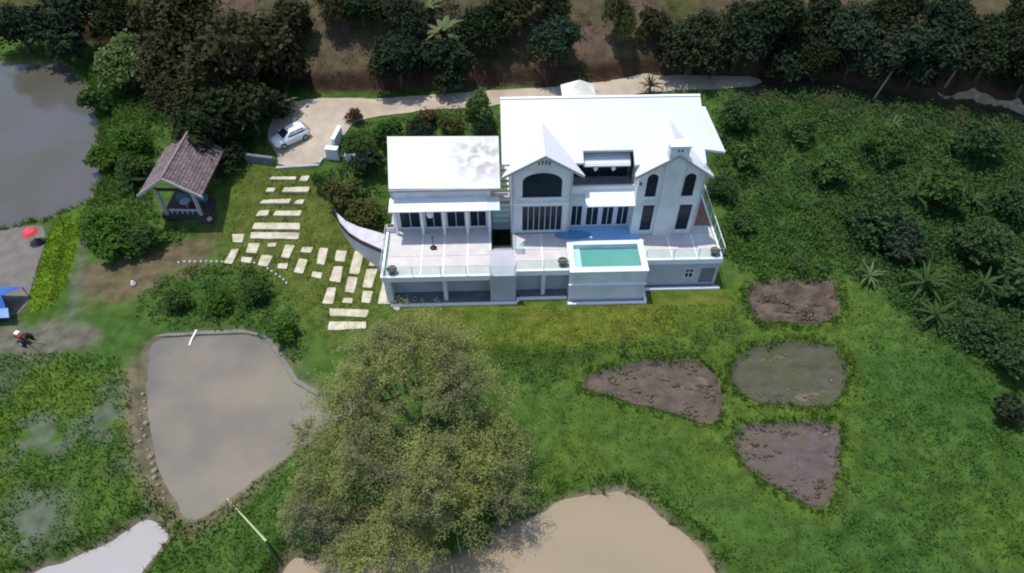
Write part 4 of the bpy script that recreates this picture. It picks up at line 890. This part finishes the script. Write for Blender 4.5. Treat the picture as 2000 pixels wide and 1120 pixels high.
# hillside and left hand trees
for a in [
    ("broadleaf_tree", "tree", "tall brown-green tree above the pavilion, its crown reaching the top of the picture", 385, 95, 92, 'tree2', 'brown'),
    ("broadleaf_tree", "tree", "broad brown-green tree overhanging the drive behind the white car", 500, 120, 100, 'tree1', 'brown'),
    ("broadleaf_tree", "tree", "dark low tree between the pavilion roof and the white car", 430, 240, 72, 'tree3', 'dark'),
    ("broadleaf_tree", "tree", "dark tree crowding the left side of the white car", 506, 212, 62, 'tree3', 'dark'),
    ("broadleaf_tree", "tree", "dull tree filling the gap above the pavilion ridge", 372, 205, 58, 'tree1', 'brown'),
    ("broadleaf_tree", "tree", "bright leafy light green tree left of the tall brown-green tree", 268, 125, 60, 'tree1', 'light'),
    ("broadleaf_tree", "tree", "dark tree at the top end of the grey lake", 150, 62, 68, 'tree3', 'deep'),
    ("broadleaf_tree", "tree", "dark tree in the far top left corner beside the lake", 60, 62, 55, 'tree1', 'deep'),
    ("broadleaf_tree", "tree", "dark tree at the top edge between the lake trees and the light green tree", 235, 38, 50, 'tree2', 'dark'),
    ("broadleaf_tree", "tree", "small dark tree on the hill right of the broad brown-green tree", 575, 45, 48, 'tree3', 'brown'),
    ("broadleaf_tree", "tree", "dull tree at the top edge left of the bare brown clearing", 655, 18, 40, 'tree2', 'brown'),
    ("broadleaf_tree", "tree", "dark bushy tree on the right side of the brown clearing", 785, 125, 58, 'tree1', 'deep'),
    ("broadleaf_tree", "tree", "dark round tree below the banana plant on the hill", 880, 128, 50, 'tree3', 'deep'),
    ("broadleaf_tree", "tree", "dark tree right of the banana plant at the top edge", 945, 62, 50, 'tree1', 'dark'),
    ("broadleaf_tree", "tree", "dark tree left of the banana plant at the top edge", 795, 40, 46, 'tree2', 'deep'),
    ("broadleaf_tree", "tree", "grey-leaved round tree standing alone on the bare hill above the villa", 1085, 85, 54, 'tree1', 'grey'),
    ("broadleaf_tree", "tree", "narrow creeper covered tree on the pinkish bare hill", 1203, 62, 34, 'tree2', 'olive', None, 1.7),
    ("broadleaf_tree", "tree", "thin dull tree at the top edge right of the narrow creeper tree", 1272, 50, 34, 'tree3', 'brown'),
    ("broadleaf_tree", "tree", "dark tree nearest above the white road bend", 1345, 94, 69, 'tree1', 'deep'),
    ("broadleaf_tree", "tree", "large dark tree overhanging the right end of the pale road", 1430, 86, 71, 'tree2', 'deep'),
    ("broadleaf_tree", "tree", "dark tree at the top edge behind the end of the pale road", 1500, 56, 63, 'tree3', 'dark'),
    ("broadleaf_tree", "tree", "dark tree left of the small bare pinkish gap in the right hand woods", 1535, 121, 48, 'tree1', 'deep'),
    ("broadleaf_tree", "tree", "grey flecked tree right of the small bare pinkish gap", 1650, 104, 59, 'tree2', 'grey'),
    ("broadleaf_tree", "tree", "dark tree at the top edge above the bare pinkish gap", 1600, 40, 48, 'tree3', 'deep'),
    ("broadleaf_tree", "tree", "tree with pale leaf sprays above the leaning pole", 1735, 104, 64, 'tree1', 'grey'),
    ("broadleaf_tree", "tree", "dark tree at the top edge above the leaning pole", 1715, 40, 55, 'tree2', 'dark'),
    ("broadleaf_tree", "tree", "dark tree just left of the short leaning pole", 1815, 116, 59, 'tree3', 'deep'),
    ("broadleaf_tree", "tree", "dark tree at the top edge above the short leaning pole", 1835, 44, 57, 'tree1', 'deep'),
    ("broadleaf_tree", "tree", "dark tree above the pale stretch of road at the right", 1905, 108, 66, 'tree2', 'deep'),
    ("broadleaf_tree", "tree", "dark tree in the top right corner", 1970, 56, 66, 'tree3', 'dark'),
    ("broadleaf_tree", "tree", "dark tree at the right edge above the road", 1985, 144, 55, 'tree1', 'deep'),
    ("broadleaf_tree", "tree", "dark tree at the top edge right of the first banana plants", 1000, 28, 46, 'tree3', 'brown'),
    ("broadleaf_tree", "tree", "dull tree at the top edge above the grey leaved round tree", 1070, 12, 42, 'tree2', 'dark'),
    ("broadleaf_tree", "tree", "dark tree at the top edge above the brown clearing", 712, 20, 44, 'tree1', 'dark'),
    ("broadleaf_tree", "tree", "small dark tree at the left end of the brown clearing", 560, 150, 44, 'tree2', 'dark'),
    ("broadleaf_tree", "tree", "dark tree leaning over the shaded stretch of road", 1585, 128, 44, 'tree2', 'dark'),
    ("broadleaf_tree", "tree", "dark tree over the road just right of the leaning pole", 1770, 140, 44, 'tree1', 'dark'),
    ("small_tree", "tree", "slim light green tree by the road, left of the villa main roof", 936, 182, 27, 'tree3', 'light', None, 1.3, 238),
]: plant(*a)
# shrubs near the house and path
SH = [
    ("very dark shrub in the shade left of the low bluish wall", 452, 292, 44, 'bush2', 'deep'),
    ("dark shrub between the pavilion roof and the low bluish wall", 432, 330, 30, 'bush1', 'deep'),
    ("reddish brown shrub at the inner corner of the road and the drive", 695, 224, 18, 'bush1', 'red'),
    ("rounded green hedge shrub right of the white drive wall", 702, 275, 34, 'bush2', 'mid'),
    ("dark green hedge shrub behind the left end of the wing roof", 765, 256, 34, 'bush1', 'mid'),
    ("hedge shrub behind the middle of the wing roof, below the road", 822, 246, 32, 'bush2', 'deep'),
    ("reddish twiggy shrub in the hedge below the road", 838, 226, 20, 'bush3', 'red'),
    ("hedge shrub left of the slim light green tree", 880, 243, 28, 'bush1', 'olive'),
    ("dark hedge shrub against the left edge of the main roof", 945, 246, 28, 'bush2', 'deep'),
    ("dark shrub tucked against the left end of the wing", 722, 312, 34, 'bush3', 'deep'),
    ("tall yellow-green garden shrub beside the top of the concrete ramp", 672, 372, 42, 'bush1', 'olive'),
    ("broad yellow-green garden shrub between the ramp and the wing", 716, 405, 42, 'bush2', 'olive'),
    ("low green shrub right of the topmost stepping slabs", 632, 352, 24, 'bush1', 'mid'),
    ("leafy green shrub on the lake bank below the light green tree", 262, 265, 44, 'bush2', 'lush'),
    ("dull green shrub between the lake bank and the pavilion roof", 268, 320, 34, 'bush1', 'mid'),
    ("green shrub on the lake edge level with the light green tree", 192, 195, 32, 'bush3', 'mid'),
    ("green shrub on the bank halfway along the lake", 205, 305, 32, 'bush1', 'lush'),
    ("large leafy shrub in front of the pavilion on its left", 222, 425, 50, 'bush2', 'lush'),
    ("leafy shrub directly below the pavilion floor", 290, 455, 40, 'bush1', 'mid'),
    ("low shrub at the upper edge of the dirt track", 232, 478, 34, 'bush3', 'lush'),
    ("dark green shrub at the right end of the dotted white stones", 505, 560, 31, 'bush1', 'mid'),
    ("bushy green shrub in the middle of the weedy mound", 430, 575, 34, 'bush2', 'lush'),
    ("green shrub at the left end of the weedy mound", 350, 580, 28, 'bush1', 'mid'),
    ("green shrub on the bank at the corner of the brown pond", 560, 640, 27, 'bush3', 'lush'),
    ("dark shrub right behind the corner of the main roof", 1432, 225, 38, 'bush1', 'thick'),
    ("dark shrub against the right side wall of the villa", 1408, 355, 34, 'bush2', 'thick'),
    ("green shrub right of the right wing eaves", 1452, 300, 30, 'bush3', 'slope'),
    ("green shrub on the bank just right of the terrace handrail", 1448, 430, 25, 'bush1', 'slope'),
    ("green shrub at the back edge of the rectangular soil bed", 1560, 515, 22, 'bush2', 'slope'),
    ("big dark round shrub in the middle of the right hand slope", 1700, 410, 62, 'bush2', 'thick'),
    ("grey-green shrub below the big dark round shrub", 1745, 462, 50, 'bush1', 'grey'),
    ("green shrub left of the big dark round shrub, higher on the slope", 1615, 330, 33, 'bush3', 'slope'),
    ("green shrub at the top of the right hand slope under the road", 1560, 245, 31, 'bush1', 'slope'),
    ("dull shrub on the slope below the leaning pole", 1720, 275, 44, 'bush2', 'mid'),
    ("dark shrub near the right edge below the road", 1900, 270, 50, 'bush1', 'thick'),
    ("dark shrub at the right edge halfway up the slope", 1965, 380, 52, 'bush2', 'thick'),
    ("dark broad shrub between the spiky palms and the right edge", 1900, 470, 58, 'bush1', 'thick'),
    ("dark shrub at the right edge level with the spiky palms", 1975, 540, 52, 'bush3', 'thick'),
    ("green shrub between the big dark round shrub and the right edge", 1830, 370, 46, 'bush3', 'mid'),
    ("dark leafy shrub at the foot of the slope beside the lower palm", 1900, 620, 48, 'bush2', 'thick'),
    ("dark shrub at the right edge below the palms", 1970, 690, 50, 'bush1', 'thick'),
    ("white flecked dull shrub at the right edge of the lower meadow", 1960, 790, 34, 'bush3', 'grey'),
]
for lab, u, v, r_, k, lm in SH: plant("shrub", "shrub", lab, u, v, r_, k, lm)
# extra hill trees (outside the top edge, still casting and closing the view)
# spiky palms and banana plants: each frond its own part
frm = leafmat("frond_green", (.055, .095, .03), (.04, .075, .022), .15); frg = leafmat("frond_pale", (.13, .17, .075), (.10, .14, .06), .15); frd = leafmat("frond_dark", (.028, .045, .018), (.022, .035, .016), .15)
def frond_mesh(Lf, wd, droop, m, n=7, serr=True):
    vs = []; fs = []
    for i in range(n + 1):
        t = i / n; x = Lf * t * (1 - .15 * droop * t); z = Lf * (.55 * t - droop * t * t); wv = wd * math.sin(math.pi * (.08 + .9 * t)) ** .7 if t < 1 else .01
        vs += [(x, -wv, z - wv * .25), (x, 0, z + .02), (x, wv, z - wv * .25)]
    for i in range(n):
        a = i * 3; fs += [(a, a + 1, a + 4, a + 3), (a + 1, a + 2, a + 5, a + 4)]
    return MB().add(vs, fs).mesh("frond", m, True)
FR = {('palm', k): frond_mesh(1.5, .085, .55, m) for k, m in (('mid', frm), ('pale', frg), ('dark', frd))}
FR.update({('banana', k): frond_mesh(1.9, .26, .62, m) for k, m in (('mid', frm), ('pale', frg), ('dark', frd))})
stem_m = MB().tube([(0, 0, -.3), (.02, 0, .35), (0, 0, .8)], [.13, .11, .08], 8).mesh("stem", bark, True)
def palm(name, cat, lab, u, v, rpx, typ, tone, n=13, hgt=1.0, group=None):
    p = gp(u, v + rpx * .5); R = rpx * depth(p) / FPX; k = R / (1.5 if typ == 'palm' else 1.8); t = thing(name, lab, cat, p, random.random() * 6, group)
    s = link("stem", stem_m, t); s.scale = (k, k, k * hgt)
    for i in range(n):
        o = link("frond", FR[(typ, tone)], t); o.location = (0, 0, .75 * k * hgt); q = k * random.uniform(.75, 1.15); o.scale = (q, q, q * random.uniform(.7, 1.3))
        o.rotation_euler = (random.uniform(-.25, .25), random.uniform(-.75, .25), 2 * math.pi * (i + random.random() * .6) / n * (2 if n > 9 else 1))
for a in [
    ("banana_plant", "banana plant", "pale banana plant with hanging leaves on the hill behind the villa", 868, 72, 48, 'banana', 'pale', 14, 1.6),
    ("banana_plant", "banana plant", "banana plant at the top edge above the pale one", 838, 22, 34, 'banana', 'pale', 10, 1.4),
    ("spiky_palm", "palm", "small dark palm peeping over the cream peak of the villa roof", 1133, 158, 30, 'palm', 'dark', 14, 1.9),
    ("spiky_palm", "palm", "dark spiky palm on the road verge behind the main roof", 1268, 168, 30, 'palm', 'dark', 15, 1.0),
    ("banana_plant", "banana plant", "dark banana plant left of the pavilion", 262, 352, 32, 'banana', 'dark', 10, 1.2),
    ("banana_plant", "banana plant", "light leaved plant on the drive edge beside the white car", 560, 208, 30, 'banana', 'pale', 12, 1.7),
    ("spiky_palm", "palm", "pale striped spiky palm right of the rectangular soil bed", 1693, 532, 36, 'palm', 'pale', 15, .8),
    ("spiky_palm", "palm", "large spiky palm in the middle of the right hand thicket", 1795, 545, 52, 'palm', 'mid', 18, 1.0),
    ("spiky_palm", "palm", "spiky palm at the lower edge of the right hand thicket", 1820, 605, 46, 'palm', 'mid', 16, .8),
    ("spiky_palm", "palm", "spiky palm with a pale stem at the foot of the thicket", 1905, 555, 44, 'palm', 'mid', 15, 1.3),
    ("spiky_palm", "palm", "spiky palm high on the slope right of the big round shrub", 1780, 375, 42, 'palm', 'mid', 14, .9),
    ("spiky_palm", "palm", "small spiky palm on the slope below the leaning pole", 1740, 240, 24, 'palm', 'pale', 11, .8),
    ("spiky_palm", "palm", "spiky palm among the shrubs near the upper right edge", 1890, 385, 36, 'palm', 'mid', 13, 1.0),
    ("spiky_palm", "palm", "spiky palm in the lower right corner of the thicket", 1935, 645, 36, 'palm', 'mid', 13, .8),
]: palm(*a)

# big feathery tree in the foreground
bpz = gp(828, 905); r = np.random.default_rng(5)
big = thing("feathery_tree", "huge feathery yellow-green tree standing between the ponds in the foreground", "tree", bpz)
bl = [(.1, 2.6, 8.6, 2.3), (-2.4, 2.4, 7.4, 2.0), (2.3, 2.9, 7.0, 2.0), (-3.9, .9, 6.2, 1.9), (3.7, 1.3, 5.4, 1.9), (-1.6, 1.0, 8.0, 1.7), (1.7, .6, 7.2, 1.6), (-4.3, -2.1, 4.9, 2.2), (-2.5, -2.8, 5.8, 1.9), (.5, -3.4, 5.8, 2.1), (2.7, -1.9, 5.2, 1.9), (4.0, -2.3, 4.0, 2.1),
      (-4.9, -4.3, 3.2, 1.9), (-1.1, -5.6, 3.6, 2.0), (2.4, -5.0, 3.4, 2.0), (-2.9, -5.9, 2.8, 1.8), (5.0, -.6, 3.6, 1.6), (-1.2, 3.6, 7.4, 1.7), (1.1, 3.9, 7.2, 1.7), (-3.6, -.2, 5.4, 1.8), (-1.2, -1.0, 6.4, 1.6), (5.3, -3.3, 2.6, 1.6), (.6, -6.6, 2.4, 1.6)]
feat = mat("leaf_feathery", (.315, .335, .095), (.215, .24, .085), .35, .6, island=.35, transl=.38, spec=.12, c3=(.155, .15, .09), scale3=.28)
for k in range(26):      # smaller outlying boughs break the outline
    b0 = bl[r.integers(0, 19)]; d = sphere_pts(1, r)[0]; d[2] = abs(d[2]) * .6; bl.append((b0[0] + d[0] * b0[3] * .8, b0[1] + d[1] * b0[3] * .8, b0[2] + d[2] * b0[3] * .6, .7 + .7 * r.random()))
v, f = sprays(bl, 14, 85, .125, r, spread=.10, droop=.45, lo=-.3, aspect=.42, jitter=.5)
link("crown", fast_mesh("crown", v, f, feat), big)
tr = MB()
for k in range(7):
    a = k * .9; b_ = (.35 * math.cos(a), .35 * math.sin(a)); l = bl[[0, 1, 2, 7, 9, 11, 4][k]]
    tr.tube([(b_[0], b_[1], -.6), (b_[0] + l[0] * .3, b_[1] + l[1] * .3, l[2] * .45), (l[0] * .75, l[1] * .75, l[2] * .95)], [.15, .10, .03], 7)
    for j in range(3):
        q = (l[0] * .55, l[1] * .55, l[2] * .7); d = sphere_pts(1, r)[0]; tr.tube([q, (q[0] + d[0] * 1.4, q[1] + d[1] * 1.4, q[2] + .9), (q[0] + d[0] * 2.4, q[1] + d[1] * 2.4, q[2] + 1.2)], [.08, .05, .02], 5)
for (x, y, z, R_) in bl:
    for j in range(7):
        d = sphere_pts(1, r)[0]; d[2] = abs(d[2]); e = (x + d[0] * R_ * .95, y + d[1] * R_ * .95, z + d[2] * R_ * .8); tr.tube([(x * .55, y * .55, z * .62), (x * .9, y * .9, z * .93), e], [.05, .035, .012], 4)
tr.build("trunk", mat("bark_grey_brown", (.24, .20, .15), (.16, .13, .10), 6, .95, .4), big, True)
stake("bamboo_stake", "tall yellow bamboo stake in front of the feathery tree at the bottom edge", 884, 1128, 2.2, .05, bamy, (0, .2))
stake("bamboo_stake", "shorter yellow bamboo stake in front of the feathery tree", 917, 1085, 1.1, .04, bamy, (0, .1))

# ------------------------------------------------------------------ ground cover (stuff)
def in_poly_pts(P, dens, r):
    x0, y0 = P.min(0); x1, y1 = P.max(0); n = int((x1 - x0) * (y1 - y0) * dens); p = np.c_[r.uniform(x0, x1, n), r.uniform(y0, y1, n)]
    return p[sdf(P, p[:, 0], p[:, 1]) > 0]
def avoid(p, mar=.1, extra=()):
    ok = np.ones(len(p), bool)
    for P, lv in WATERS: ok &= sdf(P, p[:, 0], p[:, 1]) < -.25
    for P in BEDS + [ROAD, MUDP] + list(extra): ok &= sdf(P, p[:, 0], p[:, 1]) < -mar
    c, s = math.cos(YAW), math.sin(YAW); X_ = p[:, 0] * c + (p[:, 1] - OY) * s; Y_ = -p[:, 0] * s + (p[:, 1] - OY) * c
    ok &= ~((X_ > -9.3) & (X_ < 15.4) & (Y_ > -.8) & (Y_ < 14))
    ok &= ~((np.abs(p[:, 0] - gx) < 2.1) & (p[:, 1] > gy - .4) & (p[:, 1] < gy + 4.5))
    return p[ok]
def scrub(name, Ppx, dens, R0, R1, per, size, lm, seed, extra=(), flat=.75, wp=None):
    r = np.random.default_rng(seed); P = W(Ppx, 1) if wp is None else wp; p = avoid(in_poly_pts(P, dens, r), .1, extra)
    R = R0 + (R1 - R0) * r.random(len(p)) ** 1.5 * (.55 + .9 * vnoise(p[:, 0], p[:, 1], 3.0)); z = h(p[:, 0], p[:, 1])
    n = np.maximum(4, (per * (R / R1) ** 1.6)).astype(int); idx = np.repeat(np.arange(len(p)), n); d = sphere_pts(len(idx), r); d[:, 2] = np.abs(d[:, 2])
    Cc = np.c_[p, z][idx] + d * (R[idx] * (.7 + .4 * r.random(len(idx))))[:, None] * [1, 1, flat]
    nn = d + [0, 0, .6]; nn /= np.linalg.norm(nn, axis=1)[:, None]
    v, f = leaves(Cc, nn, size, .5, r=r, jitter=.5)
    o = link(name, fast_mesh(name, v, f, LM[lm])); return tag(o, kind="stuff")
SLOPE = [(1392, 200), (1500, 178), (1750, 195), (1900, 215), (2060, 260), (2060, 760), (1900, 700), (1800, 640), (1690, 545), (1450, 540), (1415, 490), (1395, 330)]
scrub("slope_undergrowth", SLOPE, 2.8, .25, .95, 42, .23, 'slope', 31)
scrub("slope_undergrowth", SLOPE, .8, .4, 1.1, 60, .24, 'mid', 32)
scrub("slope_undergrowth", [(1620, 260), (2060, 280), (2060, 760), (1900, 700), (1800, 640), (1660, 520), (1640, 380)], 1.0, .5, 1.6, 80, .25, 'thick', 33)
scrub("slope_undergrowth", [(1620, 260), (2060, 280), (2060, 760), (1900, 700), (1800, 640), (1660, 520), (1640, 380)], .8, .4, 1.3, 60, .25, 'slope', 47)
scrub("slope_undergrowth", [(1400, 185), (1520, 185), (1850, 205), (2060, 250), (2060, 300), (1800, 265), (1500, 260), (1460, 420), (1400, 400)], 1.0, .4, 1.3, 60, .25, 'thick', 48)  # darker leaves along the slope top, with the shade there put into their colour
scrub("slope_undergrowth", [(1440, 395), (1590, 395), (1650, 530), (1500, 545), (1425, 520)], 3.4, .25, .75, 40, .2, 'lush', 50)
scrub("mound_weeds", [(345, 525), (440, 520), (515, 530), (560, 565), (590, 640), (600, 720), (570, 725), (530, 660), (450, 640), (330, 640), (260, 620), (280, 570)], 3.2, .25, .75, 30, .22, 'mid', 34)
scrub("mound_weeds", [(345, 525), (440, 520), (515, 530), (560, 565), (590, 640), (530, 660), (450, 640), (330, 640), (280, 600)], 1.4, .25, .65, 26, .2, 'lush', 35)
scrub("lakeside_undergrowth", [(140, 120), (210, 110), (330, 200), (310, 300), (270, 390), (330, 430), (400, 440), (330, 490), (200, 500), (165, 480), (195, 380), (195, 220)], 2.6, .25, .8, 28, .24, 'mid', 36)
scrub("hedge_undergrowth", [(668, 268), (700, 240), (800, 226), (975, 212), (980, 260), (755, 270), (755, 400), (720, 440), (640, 380), (620, 345), (660, 310)], 2.6, .25, .7, 26, .2, 'deep', 37)
scrub("bank_weeds", [(1040, 740), (1110, 745), (1115, 785), (1060, 790)], 3, .15, .4, 20, .16, 'mid', 60)
scrub("bank_weeds", [(960, 690), (1130, 678), (1300, 655), (1450, 630), (1450, 650), (1330, 695), (1150, 712), (1050, 760), (970, 740)], 3.4, .25, .7, 30, .17, 'mid', 38)
scrub("pond_bank_weeds", [(620, 790), (700, 800), (600, 900), (540, 960), (560, 1080), (500, 1120), (260, 1130), (340, 1050), (380, 1015), (480, 955)], 2.2, .12, .4, 16, .17, 'mid', 39)
scrub("pond_bank_weeds", [(1040, 985), (1150, 935), (1230, 935), (1300, 975), (1370, 1030), (1420, 1100), (1450, 1130), (1500, 1130), (1420, 1040), (1300, 940), (1150, 905), (1020, 950)], 2.6, .15, .42, 18, .16, 'mid', 40)
scrub("meadow_weeds", [(1660, 640), (1800, 660), (1900, 720), (2060, 790), (2060, 1150), (1520, 1150), (1600, 1010), (1660, 900), (1670, 760)], 1.3, .2, .6, 26, .17, 'lush', 41)
scrub("meadow_weeds", [(1700, 760), (2060, 860), (2060, 1150), (1620, 1150)], 1.0, .2, .65, 30, .16, 'mid', 42)
scrub("field_weeds", [(-60, 700), (180, 690), (240, 700), (250, 900), (300, 990), (220, 1030), (120, 1070), (-60, 1130)], .9, .1, .3, 10, .14, 'lush', 43, extra=WET)
scrub("hill_undergrowth", [(1310, 5), (2050, 5), (2050, 195), (1850, 165), (1500, 138), (1330, 130)], 1.0, .4, 1.3, 50, .26, 'deep', 61)
scrub("hill_undergrowth", [(160, 5), (600, 5), (590, 160), (540, 190), (500, 320), (420, 320), (330, 270), (200, 130)], 1.0, .4, 1.2, 45, .26, 'dark', 62)
scrub("hill_undergrowth", [(740, 5), (1000, 5), (990, 120), (880, 160), (740, 150)], 1.0, .4, 1.1, 45, .26, 'deep', 63)
scrub("hill_undergrowth", [(-50, 5), (2050, 5), (2050, 190), (1800, 150), (1500, 140), (1250, 130), (1000, 160), (750, 165), (600, 170), (300, 120), (160, 110), (-50, 100)], .35, .25, .8, 22, .24, 'brown', 44)
scrub("tree_base_weeds", [(640, 860), (760, 740), (900, 760), (980, 900), (960, 1010), (880, 1060), (700, 1060), (600, 980)], 1.6, .25, .7, 30, .2, 'thick', 49)
scrub("verge_weeds", [(1250, 182), (1440, 178), (1500, 176), (1500, 200), (1380, 200), (1250, 192)], 3, .12, .35, 14, .16, 'lush', 45)
# woods beyond the top edge: one far mass
P_ = np.array([(-70, 78), (-20, 70), (20, 70), (60, 68), (70, 110), (-75, 110)], float)
scrub("far_woods", None, .30, 1.2, 2.8, 90, .55, 'dark', 46, wp=P_, flat=1.2)
# grass blades
def grass(name, P, dens, hgt, m, seed, extra=()):
    r = np.random.default_rng(seed); p = avoid(in_poly_pts(P, dens, r), .02, extra); n = len(p); z = h(p[:, 0], p[:, 1]); a = r.uniform(0, 6.28, n); hh = hgt * (.5 + r.random(n)) * (.6 + .8 * vnoise(p[:, 0], p[:, 1], 1.7))
    b = np.c_[p, z - .02]; dx = np.c_[np.cos(a), np.sin(a), np.zeros(n)] * (.035 + .03 * r.random(n))[:, None]; ln = r.normal(0, .45, (n, 2)) * hh[:, None]
    V = np.stack([b - dx, b + dx, b + np.c_[ln, hh]], 1).reshape(-1, 3); F_ = np.arange(3 * n).reshape(-1, 3)
    return tag(link(name, fast_mesh(name, V, F_, m)), kind="stuff")
gm1 = leafmat("grass_green", (.085, .165, .025), (.07, .14, .022), .3, .4); gm2 = leafmat("grass_yellow", (.16, .21, .028), (.155, .185, .03), .3, .4); gm3 = leafmat("rice_green", (.13, .235, .016), (.11, .205, .016), .25, .4)
FIELD = W([(960, 690), (1450, 560), (1700, 545), (1850, 650), (2100, 720), (2100, 1150), (1440, 1140), (1330, 1010), (1150, 940), (1030, 980), (980, 900)], 1)
PATHS = [W(q, 0) for q in SL]
grass("lawn_grass", LAWN, 70, .10, gm2, 51); grass("path_grass", PATHL, 60, .10, gm2, 52, PATHS); grass("meadow_grass", FIELD, 32, .15, gm1, 53)
grass("field_grass", W([(-80, 695), (200, 690), (250, 700), (265, 900), (330, 1000), (220, 1035), (-80, 1150)], 1), 50, .22, gm1, 54, WET)
grass("bank_grass", W([(330, 1010), (470, 950), (640, 830), (700, 800), (560, 1080), (500, 1150), (260, 1150)], 1), 60, .2, gm1, 55)
grass("rice_seedlings", RICE, 70, .22, gm3, 56)
grass("lakeside_grass", W([(160, 130), (300, 200), (300, 500), (160, 500), (150, 420), (190, 390), (200, 250)], 1), 60, .25, gm1, 57)
scrub("bank_weeds", [(960, 686), (1040, 690), (1100, 680), (1102, 688), (1040, 700), (962, 697)], 6, .15, .45, 22, .15, 'thick', 64)
scrub("bank_weeds", [(955, 712), (1050, 714), (1050, 721), (955, 722)], 6, .15, .4, 20, .15, 'thick', 65)
def edge_tufts(name, polys, lo, hi, dens, hgt, m, seed):
    r = np.random.default_rng(seed); pts = []
    for P in polys:
        x0, y0 = np.maximum(P.min(0) - 1, [-48, 9]); x1, y1 = np.minimum(P.max(0) + 1, [52, 72]); n = int((x1 - x0) * (y1 - y0) * dens); p = np.c_[r.uniform(x0, x1, n), r.uniform(y0, y1, n)]
        q = sdf(P, p[:, 0], p[:, 1]) + (vnoise(p[:, 0], p[:, 1], .6) - .5) * .7; pts.append(p[(q > lo) & (q < hi)])
    p = np.concatenate(pts); c, s_ = math.cos(YAW), math.sin(YAW); n = len(p); z = h(p[:, 0], p[:, 1]); k = 4; i = np.repeat(np.arange(n), k); a = r.uniform(0, 6.28, len(i)); hh = hgt * (.5 + r.random(len(i)))
    b = np.c_[p, z - .02][i] + np.c_[r.normal(0, .05, (len(i), 2)), np.zeros(len(i))]; dx = np.c_[np.cos(a), np.sin(a), np.zeros(len(i))] * (.03 + .03 * r.random(len(i)))[:, None]
    V = np.stack([b - dx, b + dx, b + np.c_[r.normal(0, .6, (len(i), 2)) * hh[:, None], hh]], 1).reshape(-1, 3)
    tag(link(name, fast_mesh(name, V, np.arange(3 * len(i)).reshape(-1, 3), m)), kind="stuff")
edge_tufts("bed_edge_grass", BEDS, -.5, .12, 26, .26, gm1, 71)
edge_tufts("pond_edge_grass", [POND2, POND3, LAKE], -.9, -.12, 16, .34, gm1, 72)
edge_tufts("slab_edge_grass", PATHS, -.16, .05, 40, .11, gm2, 73)
# clods and dry stalks on the dug beds
def clods(name, polys, dens, m, seed, sz):
    r = np.random.default_rng(seed); V = []; F_ = []; k = 0
    for P in polys:
        p = in_poly_pts(P, dens, r); q = sdf(P, p[:, 0], p[:, 1]); p = p[(q > .35) & (vnoise(p[:, 0] * .6, p[:, 1] * 1.3, .9) + .3 * r.random(len(p)) > .62)]; z = h(p[:, 0], p[:, 1]) + .1
        base = np.array([(1, 0, 0), (0, 1, 0), (-1, 0, 0), (0, -1, 0), (0, 0, 1), (0, 0, -1)], float); fc = np.array([(0, 1, 4), (1, 2, 4), (2, 3, 4), (3, 0, 4), (1, 0, 5), (2, 1, 5), (3, 2, 5), (0, 3, 5)])
        for (x, y), zz in zip(p, z):
            R_ = sz * r.uniform(.4, 1.3); V.append(base * [R_ * r.uniform(.7, 2.2), R_, R_ * .7] * r.uniform(.8, 1.2, (6, 3)) + [x, y, zz]); F_.append(fc + k); k += 6
    tag(link(name, fast_mesh(name, np.concatenate(V), np.concatenate(F_), m)), kind="stuff")
clods("soil_clods", BEDS[:1], 30, bedm[0], 81, .12); clods("soil_clods", BEDS[2:], 18, bedm[2], 82, .10)
clods("straw_bits", BEDS, 5, mat("dry_straw", (.26, .22, .12), (.2, .17, .09), 3, .9), 83, .07)
print("objects", len(bpy.data.objects), "tris", sum(len(m.polygons) for m in bpy.data.meshes))
